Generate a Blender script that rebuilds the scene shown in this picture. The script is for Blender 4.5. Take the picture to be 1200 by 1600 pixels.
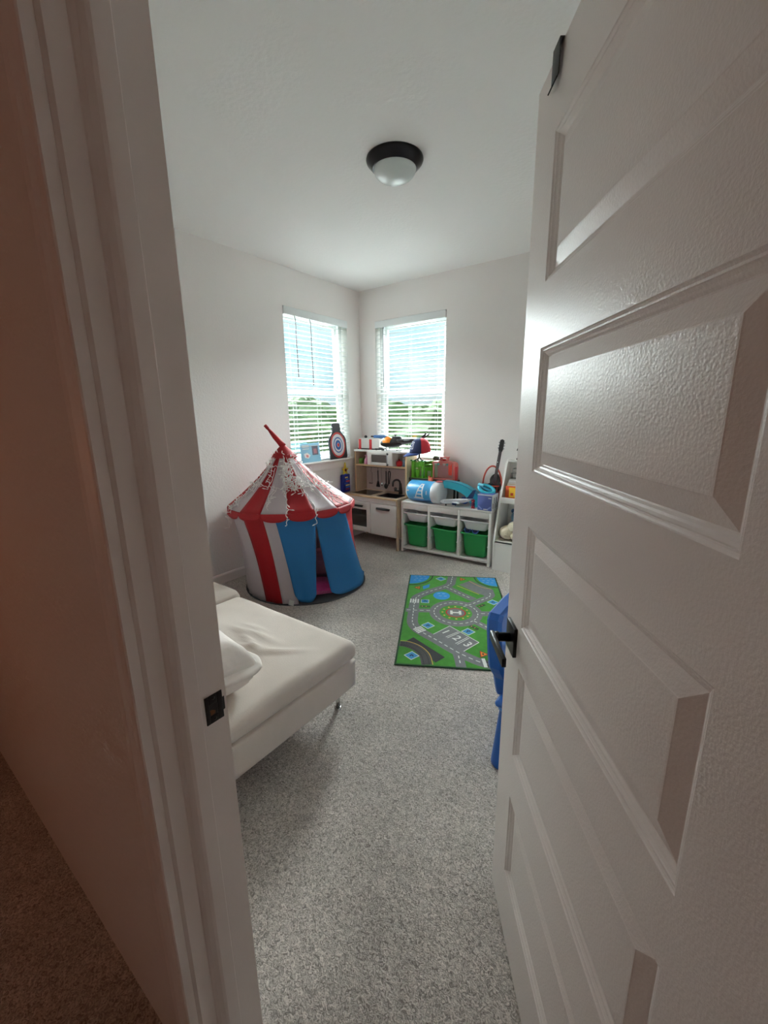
import bpy, bmesh, math, random
from math import sin, cos, pi, radians as RD, sqrt
from mathutils import Vector, Matrix, noise

for o in list(bpy.data.objects): bpy.data.objects.remove(o)
S = bpy.context.scene
COL = S.collection

# ------------------------------------------------------------------ camera
FPX, YAW, PIT, ROL, EYE = 652.7, .6374, .2301, -.0120, 1.4275
fw = Vector((-sin(YAW)*cos(PIT), cos(YAW)*cos(PIT), -sin(PIT)))
rt = Vector((cos(YAW), sin(YAW), 0)); up = rt.cross(fw)
r2 = rt*cos(ROL)+up*sin(ROL); u2 = -rt*sin(ROL)+up*cos(ROL)
cd = bpy.data.cameras.new('camera'); cam = bpy.data.objects.new('camera', cd); COL.objects.link(cam)
cd.sensor_fit = 'VERTICAL'; cd.sensor_height = 24; cd.sensor_width = 18; cd.lens = FPX*24/1600; cd.clip_start = .02; cd.clip_end = 500
m = Matrix.Identity(4)
for i in range(3): m[i][0] = r2[i]; m[i][1] = u2[i]; m[i][2] = -fw[i]
m[2][3] = EYE
cam.matrix_world = m
S.camera = cam

# ------------------------------------------------------------------ sky, sun, lamps, exposure
S.view_settings.view_transform = 'Standard'; S.view_settings.look = 'None'; S.view_settings.gamma = 1
S.view_settings.use_curve_mapping = False
S.view_settings.exposure = -0.25
S.cycles.diffuse_bounces = 10; S.cycles.max_bounces = 14; S.cycles.transparent_max_bounces = 16
w = bpy.data.worlds.new('sky'); S.world = w; w.use_nodes = True
nt = w.node_tree; N = nt.nodes; LK = nt.links; N.clear()
out = N.new('ShaderNodeOutputWorld'); bg = N.new('ShaderNodeBackground'); bg.inputs['Strength'].default_value = 1.0
tc = N.new('ShaderNodeTexCoord'); nz = N.new('ShaderNodeTexNoise'); nz.inputs['Scale'].default_value = 2.2; nz.inputs['Detail'].default_value = 6
mp = N.new('ShaderNodeMapping'); mp.inputs['Scale'].default_value = (1, 1, 2.6)
cr = N.new('ShaderNodeValToRGB'); cr.color_ramp.elements[0].position = .40; cr.color_ramp.elements[1].position = .60
cr.color_ramp.elements[0].color = (.56, .82, .92, 1); cr.color_ramp.elements[1].color = (.92, .98, 1.0, 1)
LK.new(tc.outputs['Generated'], mp.inputs[0]); LK.new(mp.outputs[0], nz.inputs['Vector']); LK.new(nz.outputs[0], cr.inputs[0])
sx_ = N.new('ShaderNodeSeparateXYZ'); cz_ = N.new('ShaderNodeMath'); cz_.operation = 'MAXIMUM'; cz_.inputs[1].default_value = 0
zm_ = N.new('ShaderNodeMath'); zm_.operation = 'MULTIPLY_ADD'; zm_.inputs[1].default_value = 2.4; zm_.inputs[2].default_value = 1.03   # overcast sky: brighter towards the zenith
LK.new(tc.outputs['Generated'], sx_.inputs[0]); LK.new(sx_.outputs[2], cz_.inputs[0]); LK.new(cz_.outputs[0], zm_.inputs[0]); LK.new(zm_.outputs[0], bg.inputs['Strength'])
LK.new(cr.outputs[0], bg.inputs[0]); LK.new(bg.outputs[0], out.inputs[0])

def light(name, kind, loc, energy, color, direction=None, **k):
    ld = bpy.data.lights.new(name, kind); ld.energy = energy; ld.color = color
    for a, b in k.items(): setattr(ld, a, b)
    o = bpy.data.objects.new(name, ld); COL.objects.link(o); o.location = loc
    if direction: o.rotation_euler = Vector(direction).to_track_quat('-Z', 'Y').to_euler()
    return o
# area lamps added outside above each window, standing in for upper-sky daylight
light('sky_fill_left', 'AREA', (-7.4, 3.7, 4.6), 6800, (.97, .985, 1.0), (4.2, -.4, -2.75), shape='RECTANGLE', size=4.5, size_y=3.0)
light('sky_fill_back', 'AREA', (-2.9, 8.1, 4.6), 6800, (.97, .985, 1.0), (.35, -4.2, -2.75), shape='RECTANGLE', size=4.5, size_y=3.0)
light('low_sky_fill', 'SUN', (-8, 9, 8), 42.0, (.95, .98, 1.0), (1, -.85, -.36), angle=RD(80))  # very broad sun lamp added as low sky light reaching the door
# warm lamps of the hallway behind the camera
light('hall_lamp', 'POINT', (-1.7, -.85, 1.25), 2.8, (1, .35, .16), shadow_soft_size=.25)
light('hall_lamp', 'POINT', (.75, -.8, 1.6), .8, (1, .50, .28), shadow_soft_size=.25)

# ------------------------------------------------------------------ materials
def lin(c):
    r = []
    for v in c[:3]:
        v = v/255; r.append(v/12.92 if v <= .04045 else ((v+.055)/1.055)**2.4)
    return (*r, 1)
MATS = {}
def M(name, col=(200, 200, 200), rough=.6, metal=0., bump=None, var=None, trans=0., spec=.5, sheen=0., glass=0., emit=0., coat=0.):
    if name in MATS: return MATS[name]
    mt = bpy.data.materials.new(name); mt.use_nodes = True; t = mt.node_tree; b = t.nodes['Principled BSDF']
    b.inputs['Base Color'].default_value = lin(col); b.inputs['Roughness'].default_value = rough
    b.inputs['Metallic'].default_value = metal; b.inputs['Specular IOR Level'].default_value = spec
    b.inputs['Sheen Weight'].default_value = sheen; b.inputs['Transmission Weight'].default_value = glass
    b.inputs['Coat Weight'].default_value = coat
    if var or bump:
        g = t.nodes.new('ShaderNodeTexCoord')
    if var:   # (scale, amount 0..1)
        n = t.nodes.new('ShaderNodeTexNoise'); n.inputs['Scale'].default_value = var[0]; n.inputs['Detail'].default_value = 4
        t.links.new(g.outputs['Object'], n.inputs['Vector'])
        mx = t.nodes.new('ShaderNodeMixRGB'); mx.blend_type = 'MIX'
        mx.inputs[1].default_value = tuple(v*(1-var[1]) for v in lin(col)[:3])+(1,)
        mx.inputs[2].default_value = tuple(min(1, v*(1+var[1])) for v in lin(col)[:3])+(1,)
        rp = t.nodes.new('ShaderNodeMapRange'); rp.inputs[1].default_value = .3; rp.inputs[2].default_value = .7
        t.links.new(n.outputs[0], rp.inputs[0]); t.links.new(rp.outputs[0], mx.inputs[0]); t.links.new(mx.outputs[0], b.inputs['Base Color'])
    if bump:  # (scale, strength, distance)
        n2 = t.nodes.new('ShaderNodeTexNoise'); n2.inputs['Scale'].default_value = bump[0]; n2.inputs['Detail'].default_value = 3
        t.links.new(g.outputs['Object'], n2.inputs['Vector'])
        bp = t.nodes.new('ShaderNodeBump'); bp.inputs['Strength'].default_value = bump[1]; bp.inputs['Distance'].default_value = bump[2]
        t.links.new(n2.outputs[0], bp.inputs['Height']); t.links.new(bp.outputs[0], b.inputs['Normal'])
    if trans:
        o = t.nodes['Material Output']; tr = t.nodes.new('ShaderNodeBsdfTranslucent'); tr.inputs[0].default_value = lin(col)
        ms = t.nodes.new('ShaderNodeMixShader'); ms.inputs[0].default_value = trans
        t.links.new(b.outputs[0], ms.inputs[1]); t.links.new(tr.outputs[0], ms.inputs[2]); t.links.new(ms.outputs[0], o.inputs['Surface'])
    MATS[name] = mt; return mt

wallm = M('wall_paint', (230, 226, 223), .75, bump=(70, .35, .004))
ceilm = M('ceiling_paint', (232, 232, 230), .85, bump=(45, .4, .005))
trimm = M('trim_paint', (236, 230, 227), .38, bump=(120, .06, .001))
doorm = M('door_paint', (224, 216, 211), .30, bump=(230, .35, .0016), spec=.5)
white = M('white_melamine', (222, 220, 216), .45)
vinyl = M('white_vinyl', (226, 230, 230), .4)
slatm = M('blind_slat', (226, 228, 228), .45)
birch = M('birch', (190, 165, 140), .55, var=(9, .10))
birchedge = M('birch_edge', (206, 176, 138), .55)
blackm = M('black_metal', (9, 9, 10), .32, spec=.35)
blackp = M('black_plastic', (22, 22, 24), .4)
darkgrey = M('dark_grey', (52, 52, 54), .5)
red = M('tent_red', (168, 12, 26), .6, trans=.15, bump=(6, .3, .01))
tentwhite = M('tent_white', (212, 200, 204), .65, trans=.3, bump=(6, .3, .01))
tentblue = M('tent_blue', (24, 104, 160), .65, trans=.12, bump=(5, .4, .01))
mat_grey = M('tent_floor_grey', (70, 72, 76), .8)
sofam = M('sofa_fabric', (196, 184, 174), .9, bump=(260, .3, .002), var=(6, .05), sheen=.2)
pillowm = M('pillow_cotton', (218, 209, 202), .85, bump=(9, .5, .012), sheen=.1)
chrome = M('chrome', (200, 200, 200), .18, metal=1)
bluep = M('blue_chair_plastic', (22, 92, 176), .38, var=(3, .06))
greenp = M('green_bin_plastic', (34, 150, 78), .42)
whitebin = M('white_bin_plastic', (232, 232, 234), .4)

def carpet_mat():
    mt = bpy.data.materials.new('carpet'); mt.use_nodes = True; t = mt.node_tree; b = t.nodes['Principled BSDF']
    g = t.nodes.new('ShaderNodeTexCoord')
    v = t.nodes.new('ShaderNodeTexVoronoi'); v.inputs['Scale'].default_value = 150; v.inputs['Randomness'].default_value = 1
    wn = t.nodes.new('ShaderNodeTexNoise'); wn.inputs['Scale'].default_value = 60; wn.inputs['Detail'].default_value = 3
    n = t.nodes.new('ShaderNodeTexNoise'); n.inputs['Scale'].default_value = 105; n.inputs['Detail'].default_value = 2.5; n.inputs['Distortion'].default_value = 1.8
    n2 = t.nodes.new('ShaderNodeTexNoise'); n2.inputs['Scale'].default_value = 3.2; n2.inputs['Detail'].default_value = 4
    for x in (v, wn, n, n2): t.links.new(g.outputs['Object'], x.inputs['Vector'])
    r = t.nodes.new('ShaderNodeValToRGB'); e = r.color_ramp.elements
    e[0].position = .34; e[0].color = lin((132, 125, 118)); e[1].position = .66; e[1].color = lin((220, 211, 203))
    t.links.new(n.outputs[0], r.inputs[0])
    mx = t.nodes.new('ShaderNodeMixRGB'); mx.blend_type = 'MULTIPLY'; mx.inputs[0].default_value = 1
    r2_ = t.nodes.new('ShaderNodeValToRGB'); r2_.color_ramp.elements[0].color = (.82, .82, .82, 1); r2_.color_ramp.elements[1].color = (1.05, 1.05, 1.05, 1)
    r2_.color_ramp.elements[0].position = .35; r2_.color_ramp.elements[1].position = .65
    t.links.new(n2.outputs[0], r2_.inputs[0]); t.links.new(r.outputs[0], mx.inputs[1]); t.links.new(r2_.outputs[0], mx.inputs[2])
    t.links.new(mx.outputs[0], b.inputs['Base Color']); b.inputs['Roughness'].default_value = .95; b.inputs['Sheen Weight'].default_value = .15
    ad = t.nodes.new('ShaderNodeMath'); ad.operation = 'ADD'
    t.links.new(n.outputs[0], ad.inputs[0]); t.links.new(wn.outputs[0], ad.inputs[1])
    bp = t.nodes.new('ShaderNodeBump'); bp.inputs['Strength'].default_value = .8; bp.inputs['Distance'].default_value = .006
    t.links.new(ad.outputs[0], bp.inputs['Height']); t.links.new(bp.outputs[0], b.inputs['Normal'])
    return mt
carpet = carpet_mat()

# ------------------------------------------------------------------ mesh helpers
class MB:
    def __init__(s): s.v = []; s.f = []; s.mi = []; s.sm = []; s.k = 0; s.mats = []
    def mat(s, m):
        if m not in s.mats: s.mats.append(m)
        s.k = s.mats.index(m); return s
    def add(s, vs, fs, smooth=False):
        o = len(s.v); s.v += [tuple(v) for v in vs]
        for f in fs: s.f.append([o+i for i in f]); s.mi.append(s.k); s.sm.append(smooth)
        return s
    def box(s, x0, y0, z0, x1, y1, z1, T=None):
        x0, x1 = sorted((x0, x1)); y0, y1 = sorted((y0, y1)); z0, z1 = sorted((z0, z1))
        vs = [Vector((x, y, z)) for z in (z0, z1) for y in (y0, y1) for x in (x0, x1)]
        if T: vs = [T @ v for v in vs]
        return s.add(vs, [(0, 2, 3, 1), (4, 5, 7, 6), (0, 1, 5, 4), (2, 6, 7, 3), (0, 4, 6, 2), (1, 3, 7, 5)])
    def bbox(s, x0, y0, z0, x1, y1, z1, b=.004, T=None, seg=2):   # box with rounded edges
        x0, x1 = sorted((x0, x1)); y0, y1 = sorted((y0, y1)); z0, z1 = sorted((z0, z1))
        bm = bmesh.new(); bmesh.ops.create_cube(bm, size=1)
        for v in bm.verts: v.co = Vector((x0+(v.co.x+.5)*(x1-x0), y0+(v.co.y+.5)*(y1-y0), z0+(v.co.z+.5)*(z1-z0)))
        b = min(b, (x1-x0)*.49, (y1-y0)*.49, (z1-z0)*.49)
        bmesh.ops.bevel(bm, geom=list(bm.edges), offset=b, segments=seg, profile=.5, affect='EDGES')
        return s.bm(bm, T, True)
    def bm(s, bm, T=None, smooth=True):
        bm.verts.index_update()
        s.add([T @ v.co if T else v.co.copy() for v in bm.verts], [[v.index for v in f.verts] for f in bm.faces], smooth); bm.free(); return s
    def prism(s, poly, a0, a1, ax='z', T=None, smooth=False):     # poly 2D in the two other axes, in order
        def P(p, a):
            v = {'z': (p[0], p[1], a), 'y': (p[0], a, p[1]), 'x': (a, p[0], p[1])}[ax]; v = Vector(v)
            return T @ v if T else v
        n = len(poly); vs = [P(p, a0) for p in poly]+[P(p, a1) for p in poly]
        fs = [list(range(n))[::-1], list(range(n, 2*n))]
        s.add(vs, fs, False); o = len(s.v)-2*n
        for i in range(n):
            j = (i+1) % n; s.f.append([o+i, o+j, o+n+j, o+n+i]); s.mi.append(s.k); s.sm.append(smooth)
        return s
    def lathe(s, prof, T=None, n=24, caps=True, a0=0, a1=2*pi):   # prof [(r,z)]
        full = abs(a1-a0-2*pi) < 1e-6; c = n if full else n+1; vs = []
        for r, z in prof:
            for i in range(c):
                a = a0+(a1-a0)*i/n; v = Vector((r*cos(a), r*sin(a), z)); vs.append(T @ v if T else v)
        fs = []
        for j in range(len(prof)-1):
            for i in range(n):
                k = (i+1) % c if full else i+1
                fs.append((j*c+i, j*c+k, (j+1)*c+k, (j+1)*c+i))
        s.add(vs, fs, True)
        if caps and full:
            o = len(s.v)-len(vs)
            for j in (0, len(prof)-1):
                if prof[j][0] > 1e-5: s.f.append([o+j*c+i for i in range(c)]); s.mi.append(s.k); s.sm.append(False)
        return s
    def tube(s, pts, r, n=8, closed=False, caps=True):
        pts = [Vector(p) for p in pts]; L = len(pts); rr = r if isinstance(r, (list, tuple)) else [r]*L
        vs = []; prev = None
        for i, p in enumerate(pts):
            if closed: t = pts[(i+1) % L]-pts[i-1]
            else: t = pts[min(i+1, L-1)]-pts[max(i-1, 0)]
            if t.length < 1e-9: t = Vector((0, 0, 1))
            t.normalize()
            if prev is None:
                a = Vector((0, 0, 1)) if abs(t.z) < .9 else Vector((1, 0, 0)); u = t.cross(a).normalized()
            else:
                u = prev-t*prev.dot(t); u = u.normalized() if u.length > 1e-6 else t.orthogonal().normalized()
            prev = u; b = t.cross(u)
            for k in range(n):
                an = 2*pi*k/n; vs.append(p+(u*cos(an)+b*sin(an))*rr[i])
        fs = []
        for i in range(L if closed else L-1):
            j = (i+1) % L
            for k in range(n):
                l = (k+1) % n; fs.append((i*n+k, i*n+l, j*n+l, j*n+k))
        s.add(vs, fs, True)
        if caps and not closed:
            o = len(s.v)-len(vs)
            for st in (0, (L-1)*n): s.f.append([o+st+k for k in range(n)]); s.mi.append(s.k); s.sm.append(False)
        return s
    def ball(s, c, r, T=None, u=12, v=8, sc=(1, 1, 1)):
        prof = [(sin(pi*j/v)*r+ (1e-6), -cos(pi*j/v)*r) for j in range(v+1)]
        X = Matrix.Translation(c) @ Matrix.Diagonal((*sc, 1)); X = (T @ X) if T else X
        return s.lathe(prof, X, u, caps=False)
    def grid(s, fn, nu, nv, smooth=True, closed_u=False):
        c = nu if closed_u else nu+1
        vs = [fn(i/nu, j/nv) for j in range(nv+1) for i in range(c)]; fs = []
        for j in range(nv):
            for i in range(nu):
                k = (i+1) % c; fs.append((j*c+i, j*c+k, (j+1)*c+k, (j+1)*c+i))
        return s.add(vs, fs, smooth)
    def build(s, name, parent=None, mat=None, loc=None, rotz=0., solid=0., recalc=True, wn=False):
        me = bpy.data.meshes.new(name)
        me.from_pydata([tuple(v) for v in s.v], [], s.f)
        if mat and not s.mats: s.mats = [mat]
        for mm in s.mats: me.materials.append(mm)
        me.polygons.foreach_set('material_index', s.mi); me.polygons.foreach_set('use_smooth', s.sm)
        if recalc:
            bm = bmesh.new(); bm.from_mesh(me); bmesh.ops.recalc_face_normals(bm, faces=bm.faces); bm.to_mesh(me); bm.free()
        me.update()
        o = bpy.data.objects.new(name, me); COL.objects.link(o)
        if parent: o.parent = parent
        if loc: o.location = loc
        if rotz: o.rotation_euler = (0, 0, rotz)
        if solid:
            md = o.modifiers.new('solid', 'SOLIDIFY'); md.thickness = solid; md.offset = 0
        return o

def soft(sx, sy, sz, r, n=14, puff=0., noi=0., nsc=4., pinch=0., seed=0.):
    """rounded, puffed cushion shape centred on x,y with its base at z=0"""
    bm = bmesh.new(); bmesh.ops.create_cube(bm, size=2); bmesh.ops.subdivide_edges(bm, edges=list(bm.edges), cuts=n, use_grid_fill=True)
    H = Vector((sx/2, sy/2, sz/2))
    for v in bm.verts:
        c = v.co.copy(); q = Vector((c.x*H.x, c.y*H.y, c.z*H.z))
        inn = Vector((max(-H.x+r, min(H.x-r, q.x)), max(-H.y+r, min(H.y-r, q.y)), max(-H.z+r, min(H.z-r, q.z))))
        d = q-inn
        if d.length > 1e-9: q = inn+d.normalized()*r
        e = (1-c.x*c.x)*(1-c.y*c.y)
        q.z += puff*(e if puff > 0 and c.z > 0 else 0)
        if pinch:
            rr = max(abs(c.x), abs(c.y)); k = (1-pinch*(rr**3)); q.z *= k
            ed = 1-.07*((1-min(abs(c.x), abs(c.y))**2)*rr**4); q.x *= ed; q.y *= ed
        if noi:
            nn = noise.noise(Vector((q.x*nsc+seed, q.y*nsc, q.z*nsc))); q.z += noi*nn*(1 if c.z > -.5 else .2)
        v.co = q+Vector((0, 0, H.z))
    return bm

def thing(name, label, cat, loc=(0, 0, 0), rotz=0., group=None):
    o = bpy.data.objects.new(name, None); COL.objects.link(o); o.location = loc; o.rotation_euler = (0, 0, rotz); o.empty_display_size = .05
    o['label'] = label; o['category'] = cat
    if group: o['group'] = group
    return o
def tag(o, label, cat, group=None, kind=None):
    o['label'] = label; o['category'] = cat
    if group: o['group'] = group
    if kind: o['kind'] = kind
    return o
def struct(o, label=None):
    o['kind'] = 'structure'
    if label: o['label'] = label
    return o
def clone(o, parent, loc=None, rot=None):
    c = o.copy(); COL.objects.link(c); c.parent = parent
    if loc: c.location = loc
    if rot: c.rotation_euler = rot
    return c
TR = Matrix.Translation
def RZ(a): return Matrix.Rotation(a, 4, 'Z')
def RX(a): return Matrix.Rotation(a, 4, 'X')
def RY(a): return Matrix.Rotation(a, 4, 'Y')

# ================================================================== THE ROOM
X1, Y2, CZ = -3.1935, 3.8885, 2.74          # left wall plane, back wall plane, ceiling
YN0, YN1 = .237, .343                        # hall face and room face of the doorway wall
XR = .36                                     # right wall
HX0, HX1, HY0 = -3.6, 1.4, -1.25             # hallway
WT = .16
WZ0, WZ1 = .932, 2.408                       # window opening
WLY0, WLY1 = 2.79, 3.675; WBX0, WBX1 = -2.97, -2.098
JX = -.6387; HJX = .150; DZ = 2.062          # doorway opening

struct(MB().box(HX0-.1, HY0-.1, -.12, HX1+.1, YN1, 0).box(X1-WT, YN1, -.12, XR+WT, Y2+WT, 0).build('floor', mat=carpet), 'light grey textured carpet')
struct(MB().box(HX0-.1, HY0-.1, CZ, HX1+.1, YN1, CZ+.12).box(X1-WT, YN1, CZ, XR+WT, Y2+WT, CZ+.12).build('ceiling', mat=ceilm), 'matte white textured ceiling')
b = MB(); x0, x1 = X1-WT, X1
b.box(x0, YN1, 0, x1, WLY0, CZ).box(x0, WLY1, 0, x1, Y2+WT, CZ).box(x0, WLY0, 0, x1, WLY1, WZ0).box(x0, WLY0, WZ1, x1, WLY1, CZ)
struct(b.build('wall_left', mat=wallm), 'off-white textured wall with the left window')
b = MB(); y0, y1 = Y2, Y2+WT
b.box(X1, y0, 0, WBX0, y1, CZ).box(WBX1, y0, 0, XR+WT, y1, CZ).box(WBX0, y0, 0, WBX1, y1, WZ0).box(WBX0, y0, WZ1, WBX1, y1, CZ)
struct(b.build('wall_back', mat=wallm), 'off-white textured wall with the right window')
struct(MB().box(XR, YN1, 0, XR+WT, Y2, CZ).build('wall_right', mat=wallm))
b = MB(); b.box(HX0, YN0, 0, JX-.022, YN1, CZ).box(HJX+.022, YN0, 0, HX1, YN1, CZ).box(JX-.022, YN0, DZ+.02, HJX+.022, YN1, CZ)
struct(b.build('wall_front', mat=wallm), 'doorway wall seen from the warm-lit hallway')
struct(MB().box(HX0-.1, HY0-.1, 0, HX1+.1, HY0, CZ).build('wall_hall_rear', mat=wallm))
struct(MB().box(HX0-.1, HY0, 0, HX0, YN1, CZ).build('wall_hall_left', mat=wallm))
struct(MB().box(HX1, HY0, 0, HX1+.1, YN1, CZ).build('wall_hall_right', mat=wallm))
# baseboards
bp = [(0, 0), (.013, 0), (.013, .070), (.009, .080), (.006, .085), (0, .085)]
struct(MB().prism([(X1+x, z) for x, z in bp], YN1, Y2, 'y').build('baseboard_left', mat=trimm))
struct(MB().prism([(Y2-x, z) for x, z in bp], X1, XR, 'x').build('baseboard_back', mat=trimm))
struct(MB().prism([(XR-x, z) for x, z in bp], YN1, Y2, 'y').build('baseboard_right', mat=trimm))
struct(MB().prism([(YN1+x, z) for x, z in bp], X1, JX-.07, 'x').build('baseboard_front', mat=trimm))

# ---- doorway trim
def jamb(sgn, xj, name):        # sgn=+1: left jamb facing +x
    P = lambda dx, y: (xj+sgn*dx, y)
    # jamb board with the door stop planted on it (soft hall-side edge)
    poly = [P(-.020, YN0-.001), P(-.005, YN0-.001), P(0, YN0+.004), P(0, .267), P(.003, .2685), P(.009, .273), P(.0150, .280), P(.0175, .285), P(.0175, .3080), P(.016, .3095), P(0, .3100), P(0, YN1+.023), P(-.020, YN1+.023)]
    return struct(MB().prism(poly, 0, DZ+.02, 'z').build(name, mat=trimm), 'white door jamb with a planted door stop' if sgn > 0 else None)
j1 = jamb(1, JX, 'trim_1'); jamb(-1, HJX, 'trim_2')
cas = [(0, 0), (0, .0125), (.003, .0140), (.010, .0140), (.014, .0115), (.020, .0110), (.030, .0125), (.040, .0150), (.052, .0160), (.057, .0150), (.057, 0)]
def casing(name, x, s, y, t):
    return struct(MB().prism([(x+s*a, y+t*c) for a, c in cas], 0, DZ+.06, 'z').build(name, mat=trimm))
casing('trim_3', JX-.006, -1, YN0, -1.3); casing('trim_4', HJX+.006, 1, YN0, -1.3)
casing('trim_5', JX-.006, -1, YN1, 1); casing('trim_6', HJX+.006, 1, YN1, 1)
b = MB(); b.box(JX-.02, YN0-.006, DZ, HJX+.02, YN1+.01, DZ+.02)
struct(b.build('trim_7', mat=trimm))
for nm, y, t in (('trim_8', YN0, -1.3), ('trim_9', YN1, 1)):
    struct(MB().prism([(y+t*c, DZ+.006+a) for a, c in cas], JX-.063, HJX+.063, 'x').build(nm, mat=trimm))
# strike plate on the left jamb
st = thing('strike_plate', 'small black latch strike plate on the left door jamb', 'strike plate', (JX, .341, .916))
b = MB(); t_ = .0018; y0, y1, z0, z1 = -.0175, .0165, -.028, .028; hy0, hy1, hz0, hz1 = -.010, .006, -.013, .010
b.bbox(0, y0, z0, t_, hy0, z1, .0008).bbox(0, hy1, z0, t_, y1, z1, .0008).bbox(0, hy0, z0, t_, hy1, hz0, .0008).bbox(0, hy0, hz1, t_, hy1, z1, .0008)
b.build('plate', st, blackm)
b = MB(); b.prism([(0, y1-.002), (.002, y1-.002), (.0005, y1+.004), (-.004, y1+.007), (-.006, y1+.006), (-.003, y1+.002)], -.014, .012, 'z'); b.build('lip', st, blackm)
b = MB(); b.box(.0002, hy0, hz0, .0006, hy1, hz1); o = b.build('hole_shade_sheet', st, blackp)  # dark sheet in the plate opening, painted shade of the hole
b = MB(); b.prism([(hy0+.002, hz0+.001), (hy0+.010, hz0+.002), (hy0+.011, hz0+.007), (hy0+.006, hz0+.011), (hy0+.001, hz0+.012)], .0007, .0012, 'x'); b.build('bare_wood', st, M('bare_wood', (120, 78, 50), .8))
for z in (-.021, .021): MB().lathe([(0, .0026), (.002, .0026), (.0035, .0016)], TR((0, -.001, z)) @ RY(pi/2), 12).build('screw', st, blackm)

# ---- windows (drywall return, vinyl single-hung frame, stool and apron)
glassm = bpy.data.materials.new('window_glass'); glassm.use_nodes = True
t = glassm.node_tree; t.nodes.clear(); go = t.nodes.new('ShaderNodeOutputMaterial'); tr = t.nodes.new('ShaderNodeBsdfTransparent'); gg = t.nodes.new('ShaderNodeBsdfGlossy')
tr.inputs[0].default_value = (.93, .97, .96, 1); gg.inputs['Roughness'].default_value = .02; ms = t.nodes.new('ShaderNodeMixShader'); ms.inputs[0].default_value = .05
t.links.new(tr.outputs[0], ms.inputs[1]); t.links.new(gg.outputs[0], ms.inputs[2]); t.links.new(ms.outputs[0], go.inputs[0])
MR = 1.655
def window(name, T, W, blindname, blabel, wands):
    """local frame: x along the wall from 0..W, y from 0 (inner wall face) outwards, z up"""
    z0, z1 = WZ0, WZ1
    e = bpy.data.objects.new(name, None); COL.objects.link(e); e.matrix_world = T; e['kind'] = 'structure'
    b = MB(); d0, d1 = .085, .150
    for bx in ((0, d0, z0, .045, d1, z1), (W-.045, d0, z0, W, d1, z1), (.045, d0, z1-.045, W-.045, d1, z1), (.045, d0, z0, W-.045, d1, z0+.045)): b.bbox(*bx, .003)
    b.build('window_frame', e, vinyl)
    for nm, za, zb, ya in (('upper_sash', MR-.02, z1-.045, .118), ('lower_sash', z0+.045, MR+.022, .092)):
        b = MB(); f = .036; yb = ya+.026
        for bx in ((.045, ya, za, .045+f, yb, zb), (W-.045-f, ya, za, W-.045, yb, zb), (.045+f, ya, za, W-.045-f, yb, za+f), (.045+f, ya, zb-f, W-.045-f, yb, zb)): b.bbox(*bx, .003)
        s_ = b.build(nm, e, vinyl)
        MB().box(.045+f, ya+.011, za+f, W-.045-f, ya+.015, zb-f).build('pane', s_, glassm)
    # stool and apron
    b = MB(); b.bbox(.002, .0, z0-.004, W-.002, .084, z0+.018, .003); b.bbox(-.045, -.038, z0-.006, W+.045, 0, z0+.018, .007)
    b.build('window_sill', e, trimm)
    b = MB(); b.prism([(0, z0-.086), (-.010, z0-.084), (-.012, z0-.072), (-.015, z0-.030), (-.018, z0-.006), (0, z0-.006)], -.032, W+.032, 'x'); b.build('apron', e, trimm)
    # blind
    bl = bpy.data.objects.new(blindname, None); COL.objects.link(bl); bl.matrix_world = T
    tag(bl, blabel, 'blind')
    b = MB(); b.bbox(.004, -.012, z1-.072, W-.004, -.003, z1-.004, .002); b.bbox(.004, -.003, z1-.072, .010, .06, z1-.004, .001); b.bbox(W-.010, -.003, z1-.072, W-.004, .06, z1-.004, .001); b.build('valance', bl, vinyl)
    MB().box(.012, .004, z1-.045, W-.012, .058, z1-.006).build('head_rail', bl, vinyl)
    n = 31; zt = z1-.095; zb = z0+.055; sl = None
    for i in range(n):
        z = zb+(zt-zb)*i/(n-1)
        if sl is None:
            b = MB(); th = .003; pts = []
            for k in range(5): u = k/4-.5; pts.append((.031+u*.050, .0035*(1-4*u*u)+th/2+u*.050*.20))
            for k in range(4, -1, -1): u = k/4-.5; pts.append((.031+u*.050, .0035*(1-4*u*u)-th/2+u*.050*.20))
            b.prism(pts, .012, W-.012, 'x', smooth=False); sl = b.build('slat', bl, slatm, loc=(0, 0, z))
        else: clone(sl, bl, (0, 0, z))
    MB().bbox(.012, .006, z0+.020, W-.012, .056, z0+.036, .003).build('bottom_rail', bl, vinyl)
    c = None
    for x in (.11, W/2, W-.11):
        for y in (.005, .057):
            b = MB(); b.box(x-.0012, y-.0008, z0+.03, x+.0012, y+.0008, z1-.05); b.build('ladder_cord', bl, vinyl)
    for x, zl in wands:
        MB().tube([(x, -.004, z1-.07), (x, -.016, z1-.10), (x+.004, -.016, zl)], .0042, 8).build('tilt_wand', bl, M('clear_wand', (120, 128, 132), .25))
    return e
TL = TR((X1, WLY0, 0)) @ RZ(pi/2)       # local x -> +Y, local y -> -X
window('window_1', TL, WLY1-WLY0, 'window_blind', 'white slatted blind in the left window, with two dark tilt wands, behind the target board', [(.135, 1.78), (.33, 1.72)])
TB = TR((WBX0, Y2, 0))
window('window_2', TB, WBX1-WBX0, 'window_blind', 'white slatted blind in the right window, with one tilt wand, above the toy kitchen', [(.115, 1.72)])

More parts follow.
